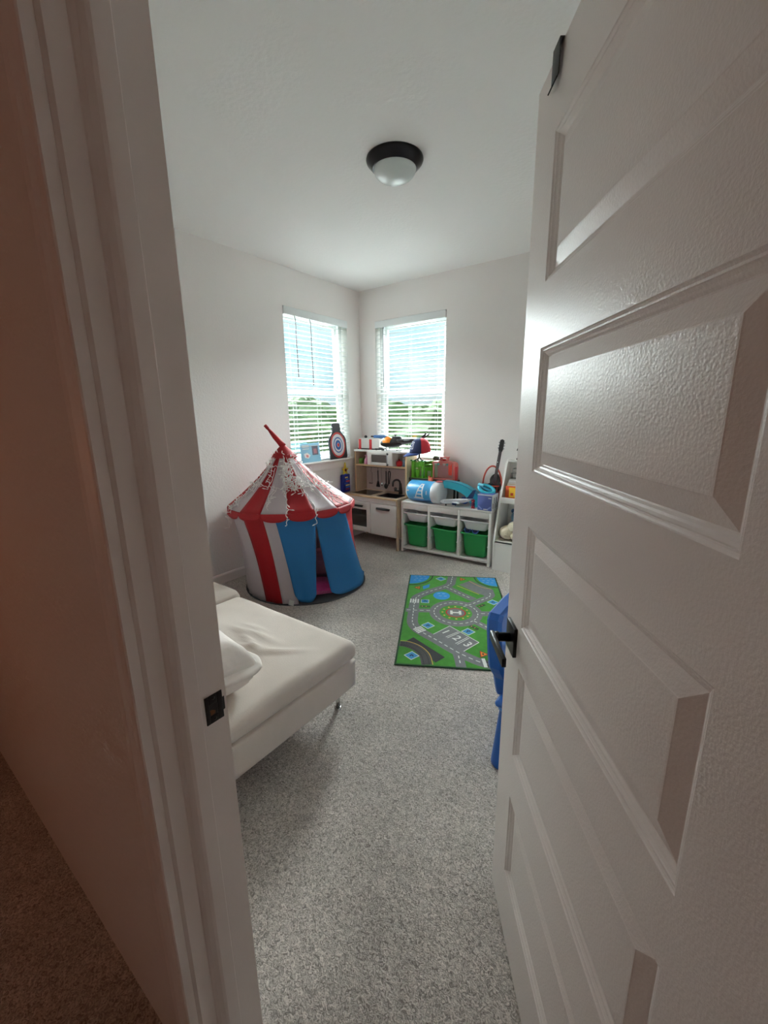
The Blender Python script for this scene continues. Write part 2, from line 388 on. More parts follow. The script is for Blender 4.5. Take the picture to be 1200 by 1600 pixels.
# ================================================================== THE DOOR
LX, LY = -.3413, 1.0034; DANG = -.9702; DW, DH = .8128, 2.032
door = bpy.data.objects.new('door_1', None); COL.objects.link(door); door.location = (LX, LY, .018); door.rotation_euler = (0, 0, DANG); door['kind'] = 'structure'
door['label'] = 'white five-panel interior door standing open into the room'
PX0, PX1, PH = .118, .678, .248; PZ = [.188, .562, .916, 1.2865, 1.6565]
b = MB(); TH = .035
b.box(0, 0, 0, PX0, TH, DH).box(PX1, 0, 0, DW, TH, DH)
zs = [0]+[z for p in PZ for z in (p, p+PH)]+[DH]
for i in range(0, len(zs), 2): b.box(PX0, 0, zs[i], PX1, TH, zs[i+1])
b.build('door_frame', door, doorm)
def door_panel():
    b = MB(); W = PX1-PX0
    prof = [(0, 0), (.0015, .0018), (.004, .0032), (.0065, .0036), (.0075, .0052), (.0105, .0075), (.0135, .0088), (.0150, .0100), (.0165, .0112), (.0185, .0118), (.044, .0042), (.0455, .0035), (.048, .0033)]
    for side in (0, 1):
        rings = []
        for a, d in prof:
            y = d if side == 0 else TH-d
            rings.append([(a, y, a), (W-a, y, a), (W-a, y, PH-a), (a, y, PH-a)])
        vs = [p for r in rings for p in r]; fs = []
        for i in range(len(rings)-1):
            for k in range(4): l = (k+1) % 4; fs.append((i*4+k, i*4+l, i*4+4+l, i*4+4+k))
        q = (len(rings)-1)*4; fs.append((q, q+1, q+2, q+3)); b.add(vs, fs)
    return b
pn = door_panel().build('door_panel', door, doorm, loc=(PX0, 0, PZ[0]))
for z in PZ[1:]: clone(pn, door, (PX0, 0, z))
# lever set
hd = MB(); s0, z0 = .062, .862
hd.bbox(s0-.034, -.009, z0-.038, s0+.034, 0, z0+.038, .0015); hs = hd.build('door_handle', door, blackm)
b = MB(); b.lathe([(.0115, 0), (.0115, .028), (.014, .028), (.014, .038)], TR((s0, -.009, z0)) @ RX(pi/2), 20); b.build('spindle', hs, blackm)
b = MB(); b.bbox(s0-.014, -.056, z0-.011, s0+.115, -.046, z0+.011, .0015); b.build('lever', hs, blackm)
b = MB(); b.bbox(s0-.033, TH, z0-.033, s0+.033, TH+.009, z0+.033, .0015); b.lathe([(.0115, 0), (.0115, .045)], TR((s0, TH+.009, z0)) @ RX(-pi/2), 20); b.bbox(s0-.014, TH+.052, z0-.011, s0+.115, TH+.064, z0+.011, .0015)
b.build('door_handle', door, blackm)
MB().bbox(-.0015, .005, z0-.028, .001, .030, z0+.028, .0007).build('latch_plate', door, blackm)
for z in (.2, 1.0, 1.82):
    MB().lathe([(.007, -.045), (.007, .045)], TR((DW+.004, TH+.004, z)), 12).build('hinge', door, blackm)
# over-door hook
hk = thing('over_door_hook', 'thin dark metal strap hooked over the top of the open door', 'hook', (LX, LY, .018+DH), DANG)
b = MB(); b.bbox(.098, -.006, .0005, .132, TH+.004, .003, .0006); b.bbox(.098, -.0075, -.050, .132, -.0050, .003, .0006); b.bbox(.098, TH+.002, -.035, .132, TH+.004, .003, .0006); b.build('strap', hk, M('dark_strap', (52, 54, 52), .5))
b = MB(); b.prism([(-.0075, -.050), (-.005, -.050), (-.013, -.066), (-.015, -.065)], .104, .126, 'x'); b.build('hook_tip', hk, blackm)

# ================================================================== CEILING LIGHT
cl = thing('ceiling_light', 'round flush ceiling light with a black rim and frosted glass bowl', 'ceiling light', (-1.47, 2.118, CZ))
b = MB(); b.lathe([(.0, 0), (.150, 0), (.152, -.006), (.149, -.014), (.140, -.024), (.128, -.036), (.120, -.045), (.116, -.048), (.110, -.046), (0, -.040)], None, 48, caps=False); b.build('rim', cl, M('oil_bronze', (22, 19, 24), .28, metal=.6))
b = MB(); b.lathe([(.113, -.045)]+[(.114*cos(a*pi/2/12)+1e-5, -.045-.062*sin(a*pi/2/12)) for a in range(13)], None, 48, caps=False); b.build('glass_bowl', cl, M('frosted_glass', (205, 214, 212), .25, spec=.6))

# ================================================================== STORAGE UNIT WITH BINS
UW, UD, UH = .970, .285, .545
SU = (-2.395, 3.532, 0); SR = RD(3.2)
su = thing('storage_unit', 'low white toy storage frame holding three columns of bins under the right window', 'storage unit', SU, SR)
b = MB(); t_ = .024
cols = [0, .3235, .6465, UW]
b.bbox(0, 0, UH-.022, UW, UD, UH, .004); b.build('top_panel', su, white)
for x in (0, UW-t_): MB().bbox(x, .002, 0, x+t_, UD-.002, UH-.022, .003).build('side_panel', su, white)
for x in cols[1:3]: MB().bbox(x-t_/2, .004, .035, x+t_/2, UD-.004, UH-.022, .003).build('divider', su, white)
MB().bbox(t_, .003, .035, UW-t_, UD-.004, .058, .003).build('bottom_panel', su, white)
for i in range(3):
    a = cols[i]+(t_ if i == 0 else t_/2); c = cols[i+1]-(t_ if i == 2 else t_/2)
    MB().bbox(a, .003, UH-.078, c, .022, UH-.022, .003).build('front_rail', su, white)
MB().box(t_, UD-.008, .058, UW-t_, UD-.004, UH-.022).build('back_panel', su, white)
for i in range(3):
    a = cols[i]+(t_ if i == 0 else t_/2); c = cols[i+1]-(t_ if i == 2 else t_/2)
    for z in (.19, .305, .425):
        for x, s in ((a, 1), (c, -1)):
            MB().box(x, .01, z, x+s*.008, UD-.02, z+.006).build('runner', su, white)
def binmesh(W, D, H, lip):
    """open tub: rim at z=0 downward, tapered, rounded corners"""
    def ring(w, d, z, r, n=5):
        pts = []
        for cx, cy, a0 in ((w/2-r, d/2-r, 0), (-w/2+r, d/2-r, 90), (-w/2+r, -d/2+r, 180), (w/2-r, -d/2+r, 270)):
            for k in range(n+1): a = RD(a0+90*k/n); pts.append((cx+r*cos(a), cy+r*sin(a), z))
        return pts
    R_ = [ring(W, D, -.014, .02), ring(W, D, 0, .02), ring(W-.016, D-.016, 0, .018), ring(W-.03, D-.03, -.012, .02), ring(W-.045, D-.045, -.03, .022), ring(W-.075, D-.07, -H+.012, .03), ring(W-.095, D-.09, -H, .03),
          ring(W-.098, D-.094, -H+.004, .03), ring(W-.080, D-.075, -H+.014, .03), ring(W-.050, D-.050, -.03, .022), ring(W-.034, D-.034, -.004, .02), ]
    n = len(R_[0]); b = MB(); vs = [p for r in R_ for p in r]; fs = []
    # outer skin: rim underside -> rim top -> outer wall is under the lip
    order = [3, 4, 5, 6]
    for a, c in ((0, 1), (1, 10), (0, 3), (3, 4), (4, 5), (5, 6), (10, 9), (9, 8), (8, 7)):
        for k in range(n): l = (k+1) % n; fs.append((a*n+k, a*n+l, c*n+l, c*n+k))
    fs.append([6*n+k for k in range(n)]); fs.append([7*n+k for k in range(n)])
    return b.add(vs, fs, True)
gb = wb = None
names = ['left', 'middle', 'right']
Tsu = TR(SU) @ RZ(SR)
for i in range(3):
    a = cols[i]+(t_ if i == 0 else t_/2); c = cols[i+1]-(t_ if i == 2 else t_/2); cx = (a+c)/2; Wb = (c-a)-.004
    for kind in ('w', 'g'):
        if kind == 'w': bb = binmesh(Wb, .262, .100, .01); z = .431; mt = whitebin; lab = 'shallow white plastic bin, %s one in the top row of the storage unit' % names[i]; gp = 'white bins in the storage unit'
        else: bb = binmesh(Wb, .262, .238, .01); z = .305; mt = greenp; lab = ['deep green plastic bin, left one in the storage unit', 'deep green plastic bin, middle one in the storage unit', 'deep green plastic bin on the right, with blue-ringed goggles showing at its rim'][i]; gp = 'green bins in the storage unit'
        if i == 2: z -= .0
        p = Tsu @ Vector((cx, .137, z)); o = bb.build('storage_bin', None, mt, loc=p, rotz=SR); tag(o, lab, 'bin', gp)
# blue-ringed toy goggles in the right bin
gx = cols[2]+.118; p = Tsu @ Vector((gx, .048, .318))
gg_ = thing('toy_goggles', 'pair of blue-ringed dark toy goggles in the right green bin', 'toy', p, SR)
for s in (-1, 1):
    b = MB(); b.lathe([(.030, -.012), (.034, -.006), (.034, .004), (.028, .008), (.026, .002)], TR((s*.040, 0, .012)) @ RX(RD(65)), 20, caps=False); b.build('ring', gg_, M('toy_blue', (60, 110, 190), .4))
    b = MB(); b.lathe([(0, 0), (.028, 0), (.028, -.03), (.020, -.05)], TR((s*.040, 0, .012)) @ RX(RD(65)), 20, caps=False); b.build('eyecup', gg_, M('toy_navy', (16, 24, 70), .4))
MB().bbox(-.02, -.008, -.006, .02, .012, .012, .004).build('bridge', gg_, M('toy_navy'))
for k, (x, z, c) in enumerate([(.11, .385, 0), (.49, .40, 0), (.80, .40, 0)]): pass

# ================================================================== PLAY KITCHEN
KX0, KX1, KY0, KY1 = -3.125, -2.412, 3.492, 3.868; KZ = .545
ki = thing('play_kitchen', 'white and birch toy kitchen in the corner between the windows', 'toy kitchen', (KX0, KY0, 0))
W = KX1-KX0; D = KY1-KY0; HY = .175   # hutch front
for x in (0, W-.018):
    b = MB(); b.prism([(0, 0), (.03, 0), (.03, .14), (D-.03, .14), (D-.03, 0), (D, 0), (D, 1.038), (HY, 1.038), (HY, KZ), (0, KZ-.004)], x, x+.018, 'x'); b.build('side_panel', ki, birch)
    MB().box(x-.0006, HY-.0008, KZ+.002, x+.0186, HY, 1.043).build('edge_band', ki, birchedge)
# worktop, with hob and sink let in
b = MB(); zc = KZ; b.box(-.004, -.012, zc, .055, D, zc+.018).box(.055, -.012, zc, .32, .05, zc+.018).box(.055, .29, zc, .32, D, zc+.018).box(.32, -.012, zc, .42, D, zc+.018).box(.42, -.012, zc, .665, .045, zc+.018).box(.42, .235, zc, .665, D, zc+.018).box(.665, -.012, zc, W+.004, D, zc+.018)
b.build('worktop', ki, birch)
MB().box(-.003, -.0128, zc+.001, W+.003, -.012, zc+.017).build('edge_band', ki, birchedge)
MB().box(.055, .05, zc+.002, .32, .29, zc+.0195).build('hob', ki, M('hob_brown', (46, 36, 34), .25))
b = MB(); b.box(.42, .045, zc-.06, .665, .235, zc-.056); 
for q in ((.42, .045, .424, .235), (.661, .045, .665, .235), (.424, .045, .661, .049), (.424, .231, .661, .235)): b.box(q[0], q[1], zc-.056, q[2], q[3], zc+.021)
for q in ((.412, .037, .672, .045), (.412, .235, .672, .243), (.412, .045, .420, .235), (.665, .045, .673, .235)): b.box(q[0], q[1], zc+.018, q[2], q[3], zc+.021)
b.build('sink', ki, M('sink_dark', (34, 34, 38), .35, metal=.4))
# tap
tb = [(.566, .275, zc+.018), (.562, .270, zc+.145)]+[(.562-.023*(1-cos(a)), .270-.034*(1-cos(a)), zc+.145+.035*sin(a)) for a in [pi*k/8 for k in range(1, 9)]]+[(.515, .201, zc+.110)]
b = MB(); b.lathe([(.024, 0), (.022, .01), (.017, .07), (.012, .12)], TR((.566, .275, zc+.018)), 14); b.tube(tb, .011, 10); b.build('tap', ki, darkgrey)
b = MB(); b.bbox(.505, .235, zc+.050, .566, .265, zc+.064, .005); b.ball((.520, .245, zc+.078), .018); b.build('tap_lever', ki, darkgrey)
# front
MB().bbox(.002, .004, zc-.055, W-.002, .02, zc, .002).build('fascia', ki, white)
MB().box(.018, .02, .150, W-.018, D, .165).build('bottom_panel', ki, white)
MB().box(.018, D-.008, .165, W-.018, D-.004, KZ).build('back_panel', ki, white)
dv = .352
od = thing  # noqa
b = MB(); z0, z1 = .150, zc-.058
b.bbox(.004, 0, z0, .045, .016, z1, .002).bbox(dv-.055, 0, z0, dv-.003, .016, z1, .002).bbox(.045, 0, z0, dv-.055, .016, z0+.055, .002).bbox(.045, 0, z1-.085, dv-.055, .016, z1, .002)
dr = b.build('oven_door', ki, white)
MB().box(.040, .007, z0+.05, dv-.05, .010, z1-.08).build('window', dr, M('smoked_pane', (110, 104, 102), .05, glass=1.))
MB().tube([(.085, -.022, z1-.045), (.255, -.022, z1-.045)], .012, 12).build('handle', dr, darkgrey)
for x in (.095, .245): MB().tube([(x, 0, z1-.045), (x, -.022, z1-.045)], .007, 8).build('handle_post', dr, darkgrey)
MB().box(.045, .02, .32, dv-.05, D-.02, .326).build('oven_shelf', ki, white)
MB().box(dv-.008, .02, .165, dv+.004, D-.01, zc).build('middle_panel', ki, white)
b = MB(); b.bbox(dv+.001, 0, z0-.004, W-.008, .016, z1, .002); dr2 = b.build('cupboard_door', ki, white)
MB().tube([(.455, -.022, z1-.045), (.620, -.022, z1-.045)], .012, 12).build('handle', dr2, darkgrey)
for x in (.465, .61): MB().tube([(x, 0, z1-.045), (x, -.022, z1-.045)], .007, 8).build('handle_post', dr2, darkgrey)
# hutch
MB().bbox(-.006, HY-.006, 1.020, W+.008, D+.004, 1.040, .002).build('top_shelf', ki, white)
MB().box(.018, HY+.003, .862, W-.018, D-.01, .876).build('shelf', ki, birch)
MB().box(.018, HY+.002, .861, W-.018, HY+.0035, .877).build('edge_band', ki, birchedge)
MB().box(.018, D-.012, KZ+.018, W-.018, D-.006, 1.025).build('back_board', ki, M('board_pinkgrey', (198, 186, 182), .6))
mx0, mx1 = .198, .538
for x in (mx0, mx1-.012): MB().box(x, HY+.002, .876, x+.012, D-.012, 1.025).build('divider', ki, white)
b = MB(); z0, z1 = .880, 1.023
b.bbox(mx0, HY-.014, z0, mx0+.055, HY, z1, .002).bbox(mx1-.075, HY-.014, z0, mx1, HY, z1, .002).bbox(mx0+.055, HY-.014, z0, mx1-.075, HY, z0+.03, .002).bbox(mx0+.055, HY-.014, z1-.028, mx1-.075, HY, z1, .002)
mw = b.build('microwave_door', ki, white)
MB().box(mx0+.05, HY-.009, z0+.025, mx1-.07, HY-.005, z1-.024).build('window', mw, M('smoke_grey_pane', (120, 110, 106), .15, glass=.5))
MB().tube([(mx1-.055, HY-.038, z0+.012), (mx1-.055, HY-.038, z1-.012)], .006, 8).build('handle', mw, M('handle_grey', (150, 152, 156), .4))
for z in (z0+.014, z1-.014): MB().ball((mx1-.055, HY-.030, z), .013).build('handle_knob', mw, darkgrey)
# rail of hooks and hanging utensils (each a thing)
MB().tube([(.03, HY+.10, .838), (W-.03, HY+.10, .838)], .004, 8).build('hook_rail', ki, chrome)
def K(x, y, z): return (KX0+x, KY0+y, z)
hy = HY+.10
def hookt(b, x, zt, zb): b.tube([(x, hy, zt), (x, hy-.008, zt-.004), (x, hy-.008, zb)], .0022, 6)
u = thing('toy_ladle', 'thin grey toy ladle, leftmost utensil on the toy kitchen rail', 'toy utensil', K(.163, 0, -.014), group='utensils on the toy kitchen rail')
b = MB(); b.tube([(0, hy, .852), (.004, hy-.008, .84), (.0, hy-.008, .80), (.012, hy-.006, .79), (.016, hy-.008, .68)], .003, 6); b.build('handle', u, M('utensil_grey', (120, 108, 104), .4))
b = MB(); b.bbox(-.020, hy-.030, .662, .022, hy+.002, .680, .006, T=None); b.build('bowl', u, M('utensil_grey'))
u = thing('toy_spatula', 'black toy spatula with a flared blade, second utensil from the left on the rail', 'toy utensil', K(.263, 0, -.014), group='utensils on the toy kitchen rail')
b = MB(); hookt(b, 0, .852, .82); b.tube([(0, hy-.008, .82), (.002, hy-.008, .68)], .006, 8); b.build('handle', u, blackp)
MB().prism([(-.008, .70), (.012, .70), (.030, .64), (.024, .632), (-.022, .632), (-.026, .64)], hy-.012, hy-.006, 'y').build('blade', u, blackp)
u = thing('toy_strainer', 'small steel toy strainer hanging between the two black utensils', 'toy utensil', K(.309, 0, -.014), group='utensils on the toy kitchen rail')  # steel strainer on a thin handle
b = MB(); hookt(b, 0, .852, .80); b.tube([(0, hy-.008, .80), (.010, hy-.008, .69)], .0025, 6); b.build('handle', u, M('utensil_grey'))
MB().ball((.012, hy-.010, .668), .019, sc=(1, .6, 1)).build('bowl', u, chrome)
u = thing('toy_spoon', 'black toy serving spoon, right of the steel strainer on the rail', 'toy utensil', K(.377, 0, -.014), group='utensils on the toy kitchen rail')
b = MB(); hookt(b, 0, .852, .82); b.tube([(0, hy-.008, .82), (0, hy-.008, .67)], .0065, 8); b.build('handle', u, blackp)
MB().ball((0, hy-.012, .652), .026, sc=(1, .5, 1.25)).build('bowl', u, blackp)
u = thing('toy_tongs', 'black looped toy tongs, rightmost utensil on the toy kitchen rail', 'toy utensil', K(.422, 0, -.014), group='utensils on the toy kitchen rail')
b = MB(); hookt(b, 0, .852, .83); b.tube([(-.014, hy-.008, .66), (-.016, hy-.008, .80), (-.006, hy-.008, .822), (.006, hy-.008, .822), (.014, hy-.008, .80), (-.002, hy-.008, .68)], .006, 8); b.build('arms', u, blackp)
# items on the hutch shelf
zs_ = .8765
tag(MB().lathe([(.0, 0), (.026, 0), (.029, .06), (.026, .06), (.024, .004), (0, .004)], None, 20, caps=False).build('toy_cup', None, M('leaf_green', (110, 170, 60), .5), loc=K(.040, .245, zs_)), 'small green toy cup on the left of the kitchen shelf', 'toy cup')
u = thing('toy_bottle', 'small pink toy pump bottle beside the microwave', 'toy bottle', K(.135, .220, zs_))
MB().lathe([(0, 0), (.022, 0), (.025, .02), (.021, .05), (.010, .066), (.009, .08)], None, 18, caps=False).build('body', u, M('toy_pink', (214, 140, 170), .5))
MB().lathe([(.010, .079), (.010, .095), (.006, .10), (0, .10)], None, 14, caps=False).bbox(-.024, -.006, .094, .004, .006, .102, .003).build('pump', u, M('toy_pink'))
u = thing('toy_pot', 'small red lidded toy pot on the right of the kitchen shelf', 'toy pot', K(.575, .240, zs_))
MB().lathe([(0, 0), (.028, 0), (.036, .02), (.034, .045), (.020, .058), (0, .062)], None, 20, caps=False).build('body', u, M('toy_red', (200, 40, 44), .35))
MB().ball((0, 0, .068), .010).build('knob', u, M('toy_red'))
tag(MB().lathe([(0, 0), (.022, 0), (.024, .07), (.021, .07), (.020, .004), (0, .004)], None, 18, caps=False).build('toy_cup', None, M('dusty_blue', (120, 150, 176), .5), loc=K(.640, .250, zs_)), 'small greyish-blue toy cup beside the red pot', 'toy cup')
tag(MB().lathe([(0, 0), (.030, 0), (.034, .055), (.030, .055), (.028, .004), (0, .004)], None, 18, caps=False).build('toy_cup', None, white, loc=K(.135, .08, .3265)), 'white toy cup on the shelf inside the toy oven', 'toy cup')

# ---- on top of the kitchen
zt = 1.0405
u = thing('toy_case', 'white toy carry case with red straps on top of the toy kitchen', 'toy case', K(.015, HY+.05, zt), 0)
MB().prism([(0, .012), (0, .098), (.010, .118), (.024, .126), (.185, .126), (.195, .115), (.195, .012)], 0, .12, 'y', T=Matrix.Diagonal((1.55, 1, 1, 1))).build('body', u, white)
for x in (.012, .165): MB().bbox(x, -.005, .0, x+.034, .125, .115, .003).build('strap', u, M('toy_red'))
MB().box(-.006, -.003, 0, .308, .123, .014).build('base', u, darkgrey)
MB().ball((.075, .05, .138), .018).build('knob', u, blackp)
u = thing('toy_blaster', 'small blue toy blaster with dark ends lying on the white case', 'toy', K(.165, HY+.09, zt+.1265), RD(6))
MB().bbox(.04, 0, 0, .19, .035, .032, .005).build('body', u, M('toy_blue2', (50, 100, 160), .4)); MB().bbox(0, .006, .008, .04, .028, .026, .004).build('barrel', u, darkgrey); MB().bbox(.19, .006, .006, .225, .028, .024, .004).build('stock', u, darkgrey)
u = thing('toy_car', 'tiny dark toy vehicle beside the white case on the toy kitchen', 'toy car', K(.285, HY+.008, zt), 0)
MB().bbox(0, 0, .008, .12, .03, .022, .004).bbox(.05, .004, .02, .10, .026, .032, .004).build('body', u, darkgrey)
for x in (.022, .098):
    for y in (-.001, .024): MB().lathe([(.009, 0), (.009, .007)], TR((x, y+.007, .009)) @ RX(pi/2), 12).build('wheel', u, blackp)

# helicopter: nose to the left, tail to the right and rising
HT = RD(12)
he = thing('toy_helicopter', 'black toy helicopter with an orange canopy on top of the toy kitchen', 'toy helicopter', K(.358, HY+.035, zt), HT); he.scale = (1.12, 1.12, 1.12)
hb = MB()
def hull(u_, v_):
    xs = u_*.24; k = sin(pi*min(1, max(0, u_*.92+.06)))**.5; ry = .038*k; rz = .046*k
    a = 2*pi*v_; cz = .068+.012*u_
    return Vector((xs, ry*cos(a), cz+rz*sin(a)))
hb.grid(hull, 14, 16); hb.build('fuselage', he, blackp)
b = MB()
def can(u_, v_):
    xs = .015+u_*.125; k = sin(pi*(.06+u_*.88))**.6; a = pi*v_
    return Vector((xs, .042*k*cos(a), .076+.058*k*sin(a)))
b.grid(can, 12, 10); b.build('canopy', he, M('toy_orange', (240, 140, 30), .3))
b = MB(); b.bbox(.12, -.024, .095, .21, .024, .138, .008); b.bbox(.17, -.03, .075, .24, .03, .110, .008); b.build('engine', he, darkgrey)
b = MB(); b.tube([(.22, 0, .088), (.34, 0, .098), (.44, 0, .125)], [.030, .022, .012], 10); b.build('tail_boom', he, blackp)
b = MB(); b.prism([(.42, .105), (.47, .170), (.452, .172), (.405, .125)], -.003, .003, 'y'); b.build('tail_fin', he, blackp)
b = MB(); b.bbox(.40, .004, .128, .50, .008, .140, .001, T=TR((.45, 0, .134)) @ RY(RD(-35)) @ TR((-.45, 0, -.134))); b.build('tail_rotor', he, blackp)
b = MB(); b.lathe([(.006, .12), (.005, .155)], TR((.15, 0, 0)), 8); b.lathe([(.014, .148), (.014, .156)], TR((.15, 0, 0)), 12); b.build('rotor_mast', he, blackp)
for a in (12, 192): MB().bbox(.01, -.008, .1525, .155, .008, .1545, .0008, T=TR((.15, 0, 0)) @ RZ(RD(a))).build('rotor_blade', he, darkgrey)
for s in (-1, 1):
    b = MB(); b.tube([(.02, s*.045, .010), (.04, s*.045, .004), (.22, s*.045, .004), (.235, s*.045, .010)], .0035, 6)
    for x in (.07, .18): b.tube([(x, s*.02, .045), (x, s*.045, .004)], .003, 6)
    b.build('skid', he, darkgrey)

# ---- blue toy box with yellow star, in the gap between wall and hutch
u = thing('toy_pouch', 'dark blue toy box with a printed front on the left wall beside the toy kitchen', 'toy box', (X1+.012, 3.47, .5645), 0)
MB().bbox(0, 0, 0, .045, .125, .205, .012).build('body', u, M('royal_blue', (24, 40, 130), .35))
b = MB(); rn = random.Random(5)
for i in range(7):
    z = .03+i*.022; b.mat(M(('pr%d' % (i % 4)), [(200, 60, 60), (70, 130, 210), (230, 210, 120), (40, 90, 190)][i % 4], .5)); y = .02+rn.random()*.03
    b.box(.0452, y, z, .0458, y+.04+rn.random()*.03, z+.014)
b.build('print', u)
u = thing('toy_star', 'yellow pointed toy star perched above the dark blue toy box', 'toy', (X1+.035, 3.535, .7695), 0)
pts = []
for i in range(10): a = pi/2+i*pi/5; r = .058 if i % 2 == 0 else .027; pts.append((r*cos(a)*.9, .046+r*sin(a)*(1.5 if i == 0 else 1)))
MB().prism(pts, -.008, .008, 'x').build('star', u, M('toy_yellow', (226, 196, 60), .4)); MB().ball((.009, 0, .046), .017, sc=(.5, 1, 1)).build('centre', u, M('dark_red', (130, 30, 24), .5))

# ---- on the left window's sill
SZ = WZ0+.0185
u = thing('picture_card', 'pale blue illustrated card propped against the left window blind', 'picture card', (X1+.004, 2.915, SZ), 0)
T_ = RY(RD(-7))
MB().bbox(0, 0, 0, .006, .275, .195, .002, T=T_).build('card', u, M('pale_blue', (150, 205, 230), .5))
b = MB(); b.mat(M('card_white', (235, 235, 235), .5)); b.prism([(.05, .05), (.10, .04), (.13, .07), (.09, .10), (.04, .09)], .0062, .0068, 'x', T=T_)
b.mat(M('card_pink', (220, 130, 130), .5)); b.prism([(.07, .055), (.10, .05), (.10, .075), (.07, .08)], .0069, .0073, 'x', T=T_)
b.mat(M('card_grey', (110, 110, 130), .5)); b.box(.0062, .16, .07, .0068, .245, .165, T=T_)
b.mat(M('card_rose', (190, 130, 140), .5)); b.box(.0069, .18, .085, .0074, .225, .135, T=T_)
b.mat(M('card_white')); 
for z in (.135, .155, .17): b.box(.0062, .03, z, .0068, .12, z+.007, T=T_)
b.build('picture', u)
u = thing('target_board', 'black bottle-shaped target board with red, white and blue rings on the left windowsill', 'target board', (X1+.012, 3.455, SZ), 0)
T_ = RY(RD(-6)); s = 1
prof = [(-.125, .0), (.125, .0), (.135, .02), (.138, .205), (.125, .235), (.075, .285), (.065, .30), (.058, .375), (.045, .392), (-.045, .392), (-.058, .375), (-.065, .30), (-.075, .285), (-.125, .235), (-.138, .205), (-.135, .02)]
MB().prism(prof, 0, .018, 'x', T=T_).build('board', u, M('board_black', (30, 32, 36), .5))
b = MB(); x = .0182
for r, c in ((.128, (190, 50, 46)), (.108, (226, 226, 228)), (.078, (60, 110, 170)), (.066, (226, 226, 228)), (.048, (40, 90, 160)), (.022, (226, 226, 228)), (.019, (210, 50, 50))):
    b.mat(M('ring_%d_%d' % (c[0], c[2]), c, .5)); b.prism([(r*cos(2*pi*k/36)*.93, .150+r*sin(2*pi*k/36)*1.1) for k in range(36)], x, x+.0006, 'x', T=T_); x += .0007
b.build('target_rings', u)

# ================================================================== TOYS ON THE STORAGE UNIT
DZt = UH+.0005
def U(x, y, z=0): return Tsu @ Vector((x, y, DZt+z))
# blue capsule case
u = thing('toy_capsule', 'sky blue cylindrical toy case with white rounded ends, lying on the storage unit', 'toy case', U(.055, .100, .1105), SR-RD(6)); u.scale = (.93, .93, .93)
R0 = .116
cyl = TR((0, 0, 0)) @ RY(pi/2)
MB().lathe([(R0*.98, 0.035), (R0, .04), (R0, .335), (R0*.98, .34)], cyl, 36).build('body', u, M('sky_blue', (70, 160, 214), .3))
MB().lathe([(.001, -.02), (.05, -.016), (.085, .0), (.108, .025), (R0-.001, .045)], cyl, 36, caps=False).build('end_cap', u, M('cap_ice', (190, 220, 234), .3))
MB().lathe([(R0+.001, .335), (R0+.003, .345), (R0+.002, .40), (R0-.012, .420), (.06, .432), (.001, .434)], cyl, 36, caps=False).build('end_cap', u, M('cap_white', (214, 218, 222), .35))
def onc(x, a, r=R0+.0012): return Vector((x, -r*cos(a), r*sin(a)))
b = MB(); b.mat(M('cap_white'))
def lad(x0, x1, a0, a1, n=6):
    return lambda u_, v_: onc(x0(v_)+(x1(v_)-x0(v_))*u_, a0+(a1-a0)*v_)
b.grid(lad(lambda v: .135+.07*v, lambda v: .150+.07*v, -.55, .95), 1, 10); b.grid(lad(lambda v: .228, lambda v: .242, -.55, .95), 1, 10)
for k in range(5): a = -.5+k*.33; xx = .140+.07*((a+.55)/1.5); b.grid(lad(lambda v, q=xx: q, lambda v: .232, a, a+.10), 4, 2)
b.grid(lad(lambda v: .12, lambda v: .25, -.62, -.50), 4, 2)
b.grid(lad(lambda v: .03, lambda v: .065, .05, .2), 2, 2); b.grid(lad(lambda v: .285, lambda v: .295, -.1, .25), 2, 3)
b.build('ladder_print', u, recalc=False)
b = MB(); b.grid(lad(lambda v: .05, lambda v: .335, -.95, -.80), 6, 2); b.build('stripe', u, M('capsule_navy', (40, 70, 130), .4))
b = MB(); b.lathe([(.030, 0), (.040, .003), (.040, .010), (.030, .013), (.024, .006)], TR((.385, 0, R0+.002)), 20, caps=False); b.build('red_ring', u, M('ring_pale_red', (214, 110, 116), .4))
# green playset tower
lg = M('lime_green', (110, 190, 50), .4); dg = M('dark_green', (40, 140, 60), .4)
u = thing('toy_tower', 'lime green toy playset tower behind the blue capsule case', 'toy playset', U(.020, .185, .2235), SR); u.scale = (1, 1, .45)
for x, y in ((0, 0), (.058, 0), (.118, 0), (.0, .075), (.118, .075), (.19, .075)): MB().bbox(x, y, 0, x+.036 if x < .05 else x+.028, y+.012, .395, .003).build('post', u, lg)
MB().bbox(.0, -.001, .02, .022, .008, .39, .002).bbox(.022, .006, .10, .034, .010, .39, .002).bbox(.086, .0, .27, .120, .010, .38, .002).bbox(.118, .07, .16, .19, .08, .38, .002).bbox(.0, .078, .0, .058, .085, .39, .002).build('wall_panel', u, lg)
MB().bbox(-.006, -.006, .385, .185, .09, .400, .004).build('roof_deck', u, dg)
b = MB()
for i in range(5): b.bbox(-.008+i*.040, -.010, .388, .016+i*.040, .0, .418, .003)
b.build('battlement', u, dg)
MB().bbox(.12, -.02, .250, .20, .07, .268, .004).bbox(.15, .0, .315, .225, .07, .330, .004).build('balcony', u, lg)
MB().bbox(.058, -.012, .37, .085, .0, .41, .004).ball((.072, -.012, .225), .015).build('ornament', u, M('cream', (220, 214, 170), .5))
MB().bbox(-.004, -.004, .0, .20, .09, .012, .003).build('base', u, lg)
